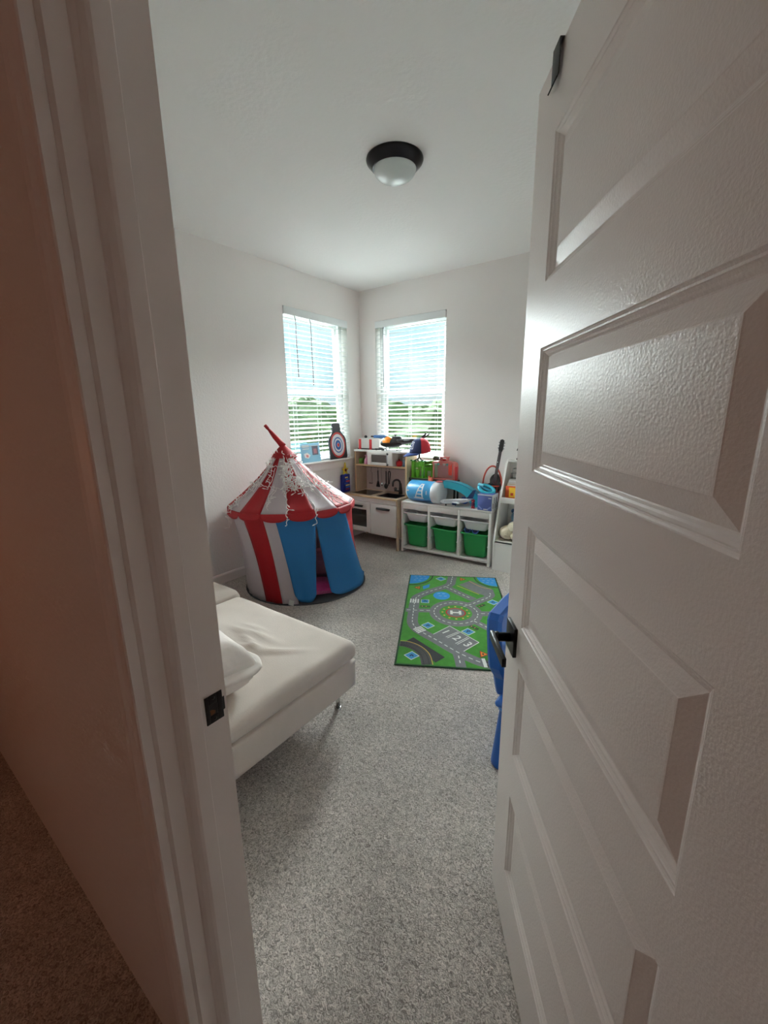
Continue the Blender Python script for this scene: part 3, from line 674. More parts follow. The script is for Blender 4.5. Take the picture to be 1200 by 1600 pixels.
# cap on its stand
cp = thing('cap_stand', 'small black wire stand under the baseball cap on the green tower', 'stand', U(.118, .178, .4045), SR)
b = MB(); b.tube([(-.05, .0, .006), (-.02, 0, .018), (.0, 0, .045), (.02, 0, .018), (.05, 0, .006)], .006, 8); b.tube([(0, -.04, .006), (0, 0, .045), (0, .04, .006)], .006, 8); b.tube([(0, 0, .04), (0, 0, .19)], .010, 8); b.build('legs', cp, blackp)
ca = thing('baseball_cap', 'navy baseball cap with a red back panel and square white emblem, facing left', 'cap', U(.128, .175, .452), SR+RD(52))
navy = M('cap_navy', (26, 42, 84), .8, bump=(400, .2, .001)); cred = M('cap_red', (196, 44, 60), .8, bump=(400, .2, .001))
def capf(az0, az1):
    def f(u_, v_):
        a = az0+(az1-az0)*u_; e = v_*pi/2; r = .100*cos(e)**.75 if e < pi/2-.001 else 0
        return Vector((-r*cos(a)*1.12, -r*sin(a)*.92, .035+.150*sin(e)-.018*(1-v_)*(1 if cos(a) < 0 else 0)*-cos(a)*-1))
    return f
MB().grid(capf(-pi*.42, pi*.42), 14, 10).build('crown_front', ca, navy, solid=.003)
MB().grid(capf(pi*.42, 2*pi-pi*.42), 18, 10).build('crown_back', ca, cred, solid=.003)
def visor(u_, v_):
    a = (-.40+.80*u_)*pi; r0 = .100*1.12; bx = -r0*cos(a); by = -.092*sin(a); k = cos(a)
    return Vector((bx-.068*v_*k**.8 if k > 0 else bx, by*(1-.12*v_), .037-.030*v_*v_*k-.012*(1-k)*v_))
MB().grid(visor, 16, 5).build('visor', ca, M('cap_visor_blue', (44, 66, 128), .8), solid=.004)
MB().ball((0, 0, .187), .007).build('button', ca, navy)
def emb(x0, x1, z0, z1, r):
    def f(u_, v_):
        a = (x0+(x1-x0)*u_); e = z0+(z1-z0)*v_; rr = .100*cos(e)**.75+r
        return Vector((-rr*cos(a)*1.12, -rr*sin(a)*.92, .035+.150*sin(e)+r*.4))
    return f
b = MB(); b.mat(M('emblem_white', (214, 214, 226), .7)); eo = .12
for q in ((-.36, .36, .30, .345), (-.36, .36, .83, .875), (-.36, -.31, .30, .875), (.31, .36, .30, .875)): b.grid(emb(q[0]+eo, q[1]+eo, q[2], q[3], .003), 6, 6)
# a letter C and small mark inside the square
for q in ((-.20, .02, .42, .47), (-.20, .02, .70, .75), (-.22, -.17, .42, .75), (.10, .22, .66, .70), (.14, .18, .5, .70)): b.grid(emb(q[0]*-1+eo-.0, q[1]*-1+eo, q[2], q[3], .004), 3, 3)
b.build('emblem', ca, recalc=False)
# red/pink play house
pk = M('toy_coral', (206, 112, 106), .4); orr = M('toy_redorange', (214, 60, 36), .4); rr_ = M('toy_red')
u = thing('toy_house', 'coral and red toy playset house right of the green tower', 'toy playset', U(.268, .188, .2235), SR); u.scale = (.86, .95, .64)
MB().bbox(0, 0, 0, .30, .09, .012, .003).bbox(0, 0, .0, .02, .012, .26, .003).build('frame', u, pk)
MB().box(.02, .085, .012, .25, .09, .25).build('back_panel', u, M('toy_house_panel', (196, 150, 146), .5))
b = MB(); b.prism([(-.01, .26), (.0, .285), (.235, .29), (.275, .27), (.285, .24), (.285, .0), (.262, .0), (.262, .235), (.25, .255)], 0, .09, 'y'); b.build('roof_arch', u, pk)
MB().bbox(.205, -.004, .08, .250, .002, .26, .004).build('red_door', u, orr)
MB().bbox(.288, -.002, .0, .306, .05, .22, .003).build('red_post', u, M('toy_red'))
b = MB(); b.mat(white)
for i in range(6): b.mat((white, M('toy_teal', (70, 170, 160), .5), pk)[i % 3]); x = .02+i*.038; b.prism([(x, .262), (x+.034, .262), (x+.017, .222)], -.006, -.001, 'y')
b.build('bunting', u)
b = MB(); b.bbox(.07, .0, .29, .20, .08, .298, .003); b.bbox(.085, .01, .298, .105, .06, .35, .003).bbox(.165, .01, .298, .185, .06, .35, .003).bbox(.08, .005, .35, .19, .07, .362, .003); b.build('balcony', u, pk)
MB().bbox(.115, .02, .298, .155, .05, .325, .005).build('bed', u, M('toy_red'))
# small things in front of the playsets
tag(MB().bbox(0, 0, 0, .05, .03, .245, .008).ball((.01, .015, .248), .014).build('toy_figure', None, M('toy_orange_pink', (226, 110, 80), .5), loc=U(.235, .150, .0), rotz=SR), 'small coral toy piece showing above the blue capsule case', 'toy')
tray = thing('toy_ledge', 'low dark stand behind the blue capsule case, carrying the green tower and coral playset', 'toy stand', U(0, .175, 0), SR)
MB().bbox(.0, -.01, .208, .535, .10, .2225, .003).build('deck', tray, darkgrey)
for x in (.004, .51):
    for y in (-.004, .08): MB().bbox(x, y, 0, x+.016, y+.016, .208, .003).build('leg', tray, darkgrey)
# succulent pot on the right sill
pot = thing('potted_succulent', 'tiny succulent in a dark pot on the right windowsill', 'potted plant', (-2.185, Y2-.005, SZ))
MB().lathe([(0, 0), (.030, 0), (.036, .028), (.032, .028), (.030, .024), (0, .024)], None, 18, caps=False).build('pot', pot, M('pot_black', (40, 38, 36), .5))
b = MB(); rn = random.Random(3)
for i in range(9):
    a = i*2.4; r = .008+.012*(i/9); b.ball((r*cos(a), r*sin(a), .030+.004*(9-i)/9), .011, u=8, v=5, sc=(1, 1, .8))
b.build('leaves', pot, M('succulent', (92, 110, 70), .6))
# turquoise arched track
teal = M('toy_turquoise', (50, 172, 196), .35)
u = thing('toy_arch', 'large turquoise curved toy ramp arching down behind the airplane', 'toy ramp', U(.470, .074), SR)
def arc(r, n=14, a0=0, a1=95): return [(.0+r*cos(RD(a0+(a1-a0)*k/n)), r*.60*sin(RD(a0+(a1-a0)*k/n))+.005) for k in range(n+1)]
b = MB(); b.prism([( x*1.0, z+.0) for x, z in arc(.380)]+[(x, z) for x, z in arc(.265)][::-1], .0, .09, 'y'); b.build('ramp', u, teal)
b = MB(); b.prism(arc(.388)+arc(.376)[::-1], -.006, .004, 'y'); b.build('edge_rail', u, M('toy_teal_dark', (36, 140, 170), .35))
# little blue robot behind
u = thing('toy_robot', 'small royal blue domed toy between the capsule case and the ramp', 'toy', U(.532, .185), SR); u.scale = (.85, .85, .85)
MB().bbox(0, 0, 0, .13, .08, .028, .008).build('base', u, M('toy_royal', (20, 70, 160), .35)); MB().ball((.085, .04, .045), .036, sc=(1, .9, .9)).build('dome', u, M('toy_royal'))
MB().tube([(.10, .04, .06), (.105, .04, .16)], .003, 6).build('rod', u, darkgrey)
# airplane
u = thing('toy_airplane', 'white toy airliner with a dark blue tail on the storage unit', 'toy airplane', U(.452, -.012, .042), SR+RD(9)); u.rotation_euler = (0, RD(-6), SR+RD(9)); u.scale = (.97, .62, 1.15)
def fus(u_, v_):
    x = .335*u_; k = min(1, (u_/.12))**.5 if u_ < .12 else (1 if u_ < .7 else 1-.8*((u_-.7)/.3)**1.3); a = 2*pi*v_
    return Vector((x, .019*k*cos(a), .019*k*sin(a)+(.012*((u_-.7)/.3)**2 if u_ > .7 else 0)))
MB().grid(fus, 22, 14).build('fuselage', u, M('plane_white', (222, 226, 230), .3))
MB().prism([(.265, .012), (.335, .014), (.372, .085), (.345, .085)], -.002, .002, 'y').build('tail_fin', u, M('plane_navy', (24, 60, 110), .35))
for s in (-1, 1):
    MB().prism([(.11, s*.015), (.17, s*.015), (.225, s*.13), (.205, s*.13)], -.010, -.006, 'z').build('wing', u, M('plane_wing', (190, 200, 206), .35))
    MB().prism([(.285, s*.008), (.325, s*.008), (.345, s*.055), (.33, s*.055)], .010, .013, 'z').build('tailplane', u, M('plane_navy'))
    MB().lathe([(.009, 0), (.011, .012), (.009, .04)], TR((.135, s*.055, -.018)) @ RY(pi/2), 12).build('engine', u, M('plane_navy'))
b = MB(); b.mat(M('plane_navy'))
for i in range(16): x = .05+i*.014; b.box(x, -.0197, .002, x+.006, -.0187, .007)
b.build('window_row', u)
MB().lathe([(.008, 0), (.008, .006)], TR((.06, .003, -.030)) @ RX(pi/2), 10).lathe([(.010, 0), (.010, .04)], TR((.16, .02, -.028)) @ RX(pi/2), 10).tube([(.06, 0, -.03), (.06, 0, -.015)], .002, 6).tube([(.16, 0, -.028), (.16, 0, -.01)], .002, 6).build('landing_gear', u, blackp)
# red figurine
u = thing('toy_figurine', 'tiny red and dark toy figure standing beside the purple box', 'toy figure', U(.775, .035), SR)
rf = M('figure_red', (170, 30, 56), .4)
b = MB()
for s in (-1, 1): b.tube([(s*.008, 0, 0), (s*.009, 0, .028)], [.009, .008], 8)
b.build('legs', u, rf); MB().bbox(-.016, -.010, .026, .016, .010, .056, .006).build('torso', u, M('figure_plum', (110, 40, 80), .4)); MB().ball((0, 0, .072), .018).build('head', u, rf); MB().ball((0, -.016, .072), .006).build('face', u, M('figure_light', (220, 150, 130), .5))
# purple-blue box (printed character left out)
u = thing('toy_carton', 'periwinkle blue square carton with white panel edges at the right end of the storage unit', 'box', U(.828, .008), SR-RD(3))
MB().bbox(0, 0, 0, .140, .150, .150, .002).build('box', u, M('periwinkle', (74, 90, 150), .5))
b = MB(); b.mat(M('carton_white', (206, 208, 214), .5)); b.box(-.001, -.0012, .141, .1412, 0, .1512).box(.1402, 0, .0, .1415, .150, .150).box(.06, -.0012, .008, .105, -.0004, .016).box(.105, -.0012, .115, .132, -.0004, .122)
b.mat(M('carton_lilac', (120, 136, 196), .5)); b.prism([(.008, .03), (.04, .008), (.05, .014), (.012, .044)], -.0012, -.0004, 'y').prism([(.132, .03), (.10, .008), (.09, .014), (.128, .044)], -.0012, -.0004, 'y')
b.mat(M('carton_dark', (40, 42, 60), .5)); 
for i in range(5): b.box(.1414, .02+i*.024, .02+(i % 2)*.05, .142, .034+i*.024, .07+(i % 2)*.05)
b.build('print', u)
# paper stack
tag(MB().bbox(0, 0, 0, .05, .09, .03, .003).bbox(.0, .01, .03, .048, .085, .055, .003).bbox(0, 0, .055, .05, .09, .085, .003).build('notepad_stack', None, M('paper', (200, 200, 204), .7), loc=U(.80, .165), rotz=SR), 'pale stack of small notepads behind the periwinkle carton', 'notepads')
# basket with hoop handle
bk = thing('toy_basket', 'red toy shopping basket with a tall hoop handle at the wall', 'basket', U(.868, .220), SR)
br_ = M('basket_red', (176, 62, 44), .45)
b = MB(); rx, ry = .098, .050
def el(r, z, n=28): return [(rx*r*cos(2*pi*k/n), ry*r*sin(2*pi*k/n), z) for k in range(n)]
b.tube(el(1, .205), .006, 8, closed=True); b.tube(el(.93, .09), .003, 6, closed=True); b.tube(el(.85, .012), .004, 6, closed=True)
for k in range(20): a = 2*pi*k/20; b.tube([(rx*cos(a), ry*sin(a), .205), (rx*.85*cos(a), ry*.85*sin(a), .012)], .0025, 6)
b.build('basket_frame', bk, br_)
MB().grid(lambda u_, v_: Vector((rx*(.86+.12*v_)*cos(2*pi*u_), ry*(.86+.12*v_)*sin(2*pi*u_), .015+.185*v_)), 28, 3, closed_u=True).build('liner', bk, M('liner_dark', (60, 30, 28), .6), solid=.001)
MB().grid(lambda u_, v_: Vector((rx*.84*v_*cos(2*pi*u_), ry*.84*v_*sin(2*pi*u_), .013)), 28, 2, closed_u=True).build('floor_disc', bk, M('liner_dark'), solid=.002)
MB().tube([(.020+rx*.93*cos(a), 0, .205+.185*sin(a)) for a in [pi*k/20 for k in range(21)]], .0085, 8).build('hoop_handle', bk, br_)
# guitar leaning in the basket
gt = thing('toy_guitar', 'black toy guitar leaning neck-up against the wall in the basket', 'guitar', U(.905, .212, .130), SR)
G = RY(RD(6)) @ RX(RD(-6))
gp = []
for k in range(40):
    a = 2*pi*k/40; r = .058*(1+.16*cos(2*a)); x = r*sin(a)*(1.0 if cos(a) < 0 else .80); z = .085-cos(a+pi)*-.095*1.0; gp.append((x, .095-.090*cos(a) if False else .095+.092*-cos(a)))
gp = [(.068*sin(2*pi*k/40)*(1.05 if cos(2*pi*k/40) > 0 else .82)*(1-.18*math.exp(-((cos(2*pi*k/40)+.05)/.22)**2)), .095-.095*cos(2*pi*k/40)) for k in range(40)]
MB().prism(gp, -.018, .018, 'y', T=G).build('body', gt, M('guitar_black', (24, 20, 24), .25))
MB().prism([(.026*cos(2*pi*k/20), .115+.026*sin(2*pi*k/20)) for k in range(20)], -.0195, -.0185, 'y', T=G).build('rosette', gt, M('guitar_rose', (80, 50, 56), .4))
MB().bbox(-.014, -.026, .10, .014, -.012, .40, .002, T=G).build('neck', gt, M('guitar_neck', (60, 46, 50), .4))
MB().prism([(-.015, .40), (.015, .40), (.021, .42), (.019, .505), (0, .515), (-.019, .505), (-.021, .42)], -.022, -.010, 'y', T=G).build('headstock', gt, blackp)
for i in range(3):
    for s in (-1, 1): MB().ball((s*.026, -.016, .43+i*.026), .006, T=G, u=8, v=6).build('tuning_peg', gt, M('peg_grey', (150, 150, 155), .3, metal=.5))
b = MB()
for i in range(4): b.tube([G @ Vector((-.008+i*.005, -.028, .06)), G @ Vector((-.008+i*.005, -.028, .41))], .0006, 4)
b.build('strings', gt, chrome)
# turquoise toy handle lying on the basket front
u = thing('toy_steering_wheel', 'turquoise ring-shaped toy tilted in front of the basket', 'toy', U(.868, .125, .178), SR)
Q = RY(RD(18)) @ RX(RD(35))
MB().tube([Q @ Vector((.072*cos(2*pi*k/24), .045*sin(2*pi*k/24), 0)) for k in range(24)], .017, 10, closed=True).build('ring', u, teal)
MB().bbox(-.055, -.012, -.010, .055, .012, .010, .006, T=Q).build('bar', u, M('toy_teal_dark')); MB().bbox(.02, -.03, -.025, .10, .01, -.002, .008, T=Q).build('grip', u, M('toy_teal_dark')); MB().bbox(-.09, -.01, -.01, -.04, .02, .03, .006, T=Q).build('tip', u, M('toy_cyan', (130, 214, 236), .35))

# ================================================================== WHITE BOOKSHELF
BX0, BX1, BYB = -1.388, -.62, 3.872
bs = thing('toy_bookshelf', 'white sloping kids bookshelf with curved side panels behind the open door', 'bookshelf', (0, 0, 0))
def side(): 
    p = [(BYB, 0), (3.555, 0), (3.552, .285), (3.585, .40), (3.650, .635), (3.745, .885), (3.775, .965), (3.790, .988), (3.812, 1.002), (BYB, 1.004)]
    return p
for x in (BX0, BX1-.016): MB().prism(side(), x, x+.016, 'x').build('side_panel', bs, white)
MB().box(BX0+.016, BYB-.008, 0, BX1-.016, BYB, 1.0).build('back_panel', bs, white)
xa, xb = BX0+.016, BX1-.016
MB().box(xa, 3.556, .0, xb, 3.570, .282).build('front_panel', bs, white)
MB().box(xa, 3.556, .268, xb, BYB-.008, .284).build('shelf', bs, white)
MB().box(xa, 3.662, .622, xb, BYB-.008, .638).build('shelf', bs, white)
MB().box(xa, 3.655, .622, xb, 3.668, .672).build('shelf_lip', bs, white)
MB().box(xa, 3.80, .985, xb, BYB-.008, 1.0).build('shelf', bs, white)
# contents
fl = M('plush_cream', (206, 196, 172), .95, bump=(60, .8, .01), sheen=.3)
u = thing('plush_toy', 'cream fluffy plush curled on the lower bookshelf tier', 'plush toy', (-1.292, 3.652, .2845), RD(15))
b = MB(); 
b.ball((.0, 0, .068), .075, sc=(1.0, 1.0, .9)); b.ball((.055, -.02, .125), .055); b.build('body', u, fl); MB().ball((.06, -.055, .05), .032).build('paw', u, fl); MB().ball((.10, .0, .15), .022).build('ear', u, fl)
u = thing('plush_toy', 'blue plush toy behind the cream plush on the bookshelf', 'plush toy', (-1.245, 3.775, .2845), 0)
MB().ball((0, 0, .09), .085, sc=(1, .8, 1.05)).build('body', u, M('plush_blue', (40, 84, 130), .9, sheen=.3)); MB().ball((.01, -.035, .205), .062).build('head', u, M('plush_blue2', (90, 130, 160), .9, sheen=.3))
for s in (-1, 1): MB().ball((.01+s*.045, -.03, .255), .022).build('ear', u, M('plush_blue'))
tag(MB().bbox(0, 0, 0, .10, .07, .05, .02).build('dark_toy', None, blackp, loc=(-1.215, 3.60, .2845)), 'dark toy beside the cream plush on the bookshelf', 'toy')
u = thing('book_box', 'orange and yellow boxed toy on the upper bookshelf tier', 'box', (-1.352, 3.705, .6385), 0)
MB().bbox(0, 0, 0, .21, .10, .135, .003).build('box', u, M('box_redorange', (196, 76, 30), .5)); MB().box(.035, -.001, .035, .20, 0, .125).build('yellow_front', u, M('box_yellow', (236, 190, 50), .5)); MB().box(.05, -.002, .05, .075, -.001, .075).build('mark', u, M('box_mark', (180, 60, 30), .5))
cols_ = [((200, 150, 60), 'mustard'), ((150, 140, 110), 'olive'), ((206, 200, 190), 'cream'), ((96, 90, 84), 'brown')]
z = .7740
for i, (c, nm_) in enumerate(cols_):
    h = [.018, .014, .022, .012][i]; bk_ = thing('book', 'flat %s book, %s in the pile on the orange and yellow box' % (nm_, ['lowest', 'second from the bottom', 'third from the bottom', 'topmost'][i]), 'book', (-1.345+.006*i, 3.715+.002*i, z), RD([0, 2, -2, 1][i]), 'books piled on the orange and yellow box')
    MB().box(0, 0, 0, .18, .105, .002).box(0, 0, h-.002, .18, .105, h).box(0, .103, .002, .18, .105, h-.002).build('cover', bk_, M('book_'+nm_, c, .6)); MB().box(.002, .002, .002, .177, .103, h-.002).build('pages', bk_, M('paper')); z += h+.0003
u = thing('wire_rack', 'thin dark wire rack standing at the top of the bookshelf', 'rack', (-1.325, 3.795, z), 0)
b = MB()
for zz, x0_ in ((.045, 0), (.085, .01)):
    b.tube([(x0_, -.03, 0), (x0_, -.03, zz), (.16, -.03, zz), (.16, -.03, 0)], .0028, 6); b.tube([(x0_, -.03, zz), (x0_, .03, zz), (.16, .03, zz)], .0028, 6)
b.build('wires', u, darkgrey)
u = thing('dark_ornament', 'tall thin black toy on top of the bookshelf, half hidden by the door edge', 'toy', (-1.285, 3.815, 1.0045), 0)
MB().bbox(-.015, -.02, 0, .06, .03, .018, .004).build('base', u, blackp); MB().tube([(.03, 0, .015), (.022, 0, .10), (.012, 0, .13), (.022, 0, .16), (.024, 0, .30)], [.012, .009, .016, .014, .006], 10).build('stem', u, blackp)
MB().tube([(.018, 0, .13), (-.012, 0, .10), (-.018, 0, .085)], .006, 8).build('arm', u, blackp)

# ================================================================== RUG
RG = thing('road_play_rug', 'green children’s road-map rug with helipad roundabout and numbered parking bays', 'rug', (-1.9303, 2.9947, 0), math.atan2(.4876, .8731))
RL, RW = 1.394, .752
MB().bbox(0, -RL, .001, RW, 0, .0065, .002).build('rug_base', RG, M('rug_green', (66, 140, 48), .9, bump=(500, .4, .001), var=(30, .12)))
b = MB(); hem = M('rug_hem', (34, 74, 44), .9)
for q in ((-.004, -RL-.004, RW+.004, -RL+.008), (-.004, -.008, RW+.004, .004), (-.004, -RL, .008, 0), (RW-.008, -RL, RW+.004, 0)): b.bbox(q[0], q[1], .0005, q[2], q[3], .0078, .002)
b.build('hem', RG, hem)
asp = M('rug_road', (112, 114, 116), .9, var=(40, .08)); rwht = M('rug_white', (216, 218, 214), .9); rblu = M('rug_water', (48, 140, 206), .9); ryel = M('rug_yellow', (214, 180, 84), .9)
rblk = M('rug_dark', (48, 50, 52), .9); rred = M('rug_red', (176, 40, 30), .9); rorg = M('rug_orange', (220, 140, 40), .9); rsig = M('rug_sign_blue', (60, 140, 190), .9); rgrn = M('rug_green')
class Layer:
    def __init__(s): s.b = MB()
    def poly(s, pts, m, z): s.b.mat(m).add([(p[0], -p[1], z) for p in pts], [list(range(len(pts)))]); return s
def clip(p): return (min(RW-.007, max(.007, p[0])), min(RL-.007, max(.007, p[1])))
def ribbon(L, pts, w, m, z, smooth=4):
    P = [Vector((p[0], p[1])) for p in pts]
    if smooth and len(P) > 2:
        Q = []
        for i in range(len(P)-1):
            a, p, q, r = P[max(i-1, 0)], P[i], P[i+1], P[min(i+2, len(P)-1)]
            for k in range(smooth):
                t = k/smooth; Q.append(.5*((2*p)+(q-a)*t+(2*a-5*p+4*q-r)*t*t+(3*p-a-3*q+r)*t**3))
        Q.append(P[-1]); P = Q
    n = len(P); E = []
    for i in range(n):
        t = (P[min(i+1, n-1)]-P[max(i-1, 0)]).normalized(); nn = Vector((-t.y, t.x))*w/2; E.append((clip(P[i]+nn), clip(P[i]-nn)))
    vs = []; fs = []
    for a, c in E: vs += [(a[0], -a[1], z), (c[0], -c[1], z)]
    for i in range(n-1): fs.append((2*i, 2*i+1, 2*i+3, 2*i+2))
    L.b.mat(m).add(vs, fs); return P
def dashes(L, P, m, z, on=.028, off=.02, w=.006):
    acc = 0; seg = []; state = True; cur = [P[0]]; need = on
    for i in range(len(P)-1):
        a, c = P[i], P[i+1]; d = (c-a).length; pos = 0
        while d-pos > need:
            pos += need; pt = a+(c-a)*(pos/d); cur.append(pt)
            if state: seg.append(cur)
            cur = [pt]; state = not state; need = on if state else off
        need -= d-pos; cur.append(c)
    for s_ in seg: ribbon(L, [(p.x, p.y) for p in s_], w, m, z, 0)
def ell(c, rx, ry, rot=0, n=40): return [(c[0]+rx*cos(2*pi*k/n)*cos(rot)-ry*sin(2*pi*k/n)*sin(rot), c[1]+rx*cos(2*pi*k/n)*sin(rot)+ry*sin(2*pi*k/n)*cos(rot)) for k in range(n)]
R1 = Layer(); Z = [.0068, .0072, .0076, .0080, .0084]
rA = [(.378, .007), (.366, .10), (.355, .175), (.308, .24), (.211, .322), (.127, .405), (.078, .48), (.069, .6), (.069, .737), (.072, .88), (.104, .965), (.149, 1.018), (.242, 1.105), (.322, 1.187), (.39, 1.250), (.456, 1.300), (.514, 1.333), (.60, 1.36), (.70, 1.375)]
PA = ribbon(R1, rA, .078, asp, Z[0]); 
PB = ribbon(R1, [(.318, .239), (.401, .338), (.472, .415), (.527, .471)], .070, asp, Z[0]+.0001)
PC = ribbon(R1, [(.44, .60), (.498, .557), (.575, .483), (.645, .415), (.668, .351), (.638, .300)], .070, asp, Z[0]+.0002)
R1.poly([(.427, .185), (.528, .085), (.700, .263), (.700, .367), (.631, .40), (.560, .34)], asp, Z[0]+.0003)
ribbon(R1, [(.407, .206), (.577, .367)], .005, ryel, Z[1], 0); ribbon(R1, [(.517, .092), (.566, .165), (.619, .222), (.688, .251)], .005, ryel, Z[1])
RC = (.3785, .706)
R1.poly(ell(RC, .192, .207), asp, Z[0]+.00035); R1.poly(ell(RC, .118, .122), rgrn, Z[1]+.0001)
ribbon(R1, [(.012, .699), (.215, .690)], .06, asp, Z[0]+.0001, 0); ribbon(R1, [(.537, .705), (.74, .690)], .075, asp, Z[0]+.0001, 0); PD = ribbon(R1, [(.47, .79), (.581, .909), (.66, .98)], .06, asp, Z[0]+.0001, 0)
PE = ribbon(R1, [(.363, 1.215), (.377, 1.322), (.382, 1.387)], .06, asp, Z[0]+.0001, 0)
dashes(R1, PA, rwht, Z[2]); dashes(R1, PB, rwht, Z[2]); dashes(R1, PC, rwht, Z[2]); dashes(R1, [Vector((.02, .697)), Vector((.20, .692))], rwht, Z[2]); dashes(R1, [Vector((.56, .703)), Vector((.72, .693))], rwht, Z[2]); dashes(R1, [Vector((.50, .822)), Vector((.66, .98))], rwht, Z[2]); dashes(R1, [Vector((.372, 1.27)), Vector((.382, 1.387))], rwht, Z[2])
c_ = [Vector(p) for p in ell(RC, .158, .165, 0, 64)]; dashes(R1, c_+[c_[0]], rwht, Z[2], .024, .018)
R1.poly(ell(RC, .074, .074), rred, Z[2]); R1.poly(ell(RC, .064, .064), asp, Z[2]+.0002)
for k in range(12): a = 2*pi*k/12; q = (RC[0]+.096*cos(a), RC[1]+.096*sin(a)); R1.poly(ell(q, .008, .008, 0, 8), ryel, Z[2]); R1.poly(ell(q, .004, .004, 0, 6), rorg, Z[3])
for q in ((-.040, -.030, -.022, .030), (.022, -.030, .040, .030), (-.022, -.009, .022, .009)): R1.poly([(RC[0]+q[0], RC[1]+q[1]), (RC[0]+q[2], RC[1]+q[1]), (RC[0]+q[2], RC[1]+q[3]), (RC[0]+q[0], RC[1]+q[3])], rwht, Z[3])
# crossings
for k in range(4): x = .034+k*.019; R1.poly([(x, .503), (x+.011, .503), (x+.011, .572), (x, .572)], rwht, Z[2]+.0002)
for k in range(4):
    t = k/4; a = Vector((.080, .978)).lerp(Vector((.122, 1.036)), t); c = Vector((.134, .932)).lerp(Vector((.176, .990)), t); d = Vector((.42, .58))*.013
    R1.poly([tuple(a), tuple(c), tuple(c+d*1.2), tuple(a+d*1.2)], rwht, Z[2]+.0002)
# parking bays
R1.poly([(.219, 1.033), (.329, .911), (.508, 1.105), (.406, 1.218)], asp, Z[0]+.0004)
for a, c in (((.219, 1.033), (.329, .911)), ((.329, .911), (.508, 1.105)), ((.508, 1.105), (.406, 1.218)), ((.300, 1.060), (.382, .985)), ((.310, 1.070), (.392, .993)), ((.360, 1.133), (.440, 1.050)), ((.370, 1.143), (.450, 1.058))): ribbon(R1, [a, c], .005, rwht, Z[2], 0)
R1.b.mat(rwht)
# water
q1 = [(.007, .007)]+[(.007+.168*sin(RD(k*9)), .007+.19*cos(RD(k*9))) for k in range(11)]; R1.poly([(.007, .007)]+[(.007+.20*sin(RD(k*9)), .007+.225*cos(RD(k*9))) for k in range(11)], rblk, Z[0]); R1.poly([(.007, .007)]+[(.007+.19*sin(RD(k*9)), .007+.213*cos(RD(k*9))) for k in range(11)], rgrn, Z[1]); R1.poly(q1, rblu, Z[1]+.0002)
R1.poly([(.745, .007)]+[(.745-.182*sin(RD(k*9)), .007+.215*cos(RD(k*9))) for k in range(11)], rblk, Z[0]); R1.poly([(.745, .007)]+[(.745-.172*sin(RD(k*9)), .007+.203*cos(RD(k*9))) for k in range(11)], rgrn, Z[1]); R1.poly([(.745, .007)]+[(.745-.155*sin(RD(k*9)), .007+.185*cos(RD(k*9))) for k in range(11)], rblu, Z[1]+.0002)
R1.poly(ell((.278, .420), .066, .075), rblu, Z[0]+.0005); R1.poly([(.121, .246), (.180, .190), (.176, .262), (.129, .311)], rblu, Z[0])
for cx, cy, nx, ny in ((.04, .03, 3, 3), (.62, .03, 3, 3), (.245, .385, 2, 2)):
    for i in range(nx):
        for j in range(ny):
            x = cx+i*.04+(j % 2)*.012; y = cy+j*.045
            if cx > .5 or cx > .2 or (i*i+j*j) < 6: ribbon(R1, [(x, y), (x+.007, y-.006), (x+.014, y), (x+.021, y-.006)], .003, rwht, Z[2], 0)
# railway corner
R1.poly([(.041, 1.141), (.090, 1.084), (.291, 1.294), (.236, 1.355)], rblk, Z[0])
tk = [(.008, 1.170), (.058, 1.177), (.118, 1.215), (.165, 1.285), (.185, 1.385)]
PT = ribbon(R1, tk, .062, M('rug_track', (86, 84, 84), .9), Z[1])
for s in (-1, 1):
    Q = []
    for i in range(len(PT)): tt = (PT[min(i+1, len(PT)-1)]-PT[max(i-1, 0)]).normalized(); Q.append(tuple(PT[i]+Vector((-tt.y, tt.x))*s*.016))
    ribbon(R1, Q, .004, rblk, Z[3], 0)
for i in range(1, len(PT)-1):
    for h in (0, .5):
        c = PT[i].lerp(PT[i+1], h); tt = (PT[i+1]-PT[i]).normalized(); nn = Vector((-tt.y, tt.x))*.026; ribbon(R1, [tuple(c+nn), tuple(c-nn)], .005, rblk, Z[2], 0)
Q = []
for i in range(len(PT)): tt = (PT[min(i+1, len(PT)-1)]-PT[max(i-1, 0)]).normalized(); Q.append(tuple(PT[i]-Vector((-tt.y, tt.x))*.036))
ribbon(R1, Q, .005, ryel, Z[2], 0)
R1.poly([(.505, 1.285), (.525, 1.283), (.533, 1.372), (.513, 1.374)], rwht, Z[2]+.0003)
for i in range(5): R1.poly([(.532+i*.024, 1.30+i*.006), (.537+i*.024, 1.30+i*.006), (.540+i*.024, 1.375), (.535+i*.024, 1.375)], rblk, Z[2]+.0004)
for j in (1.32, 1.35): ribbon(R1, [(.530, j), (.66, j+.01)], .004, rblk, Z[2]+.0005, 0)
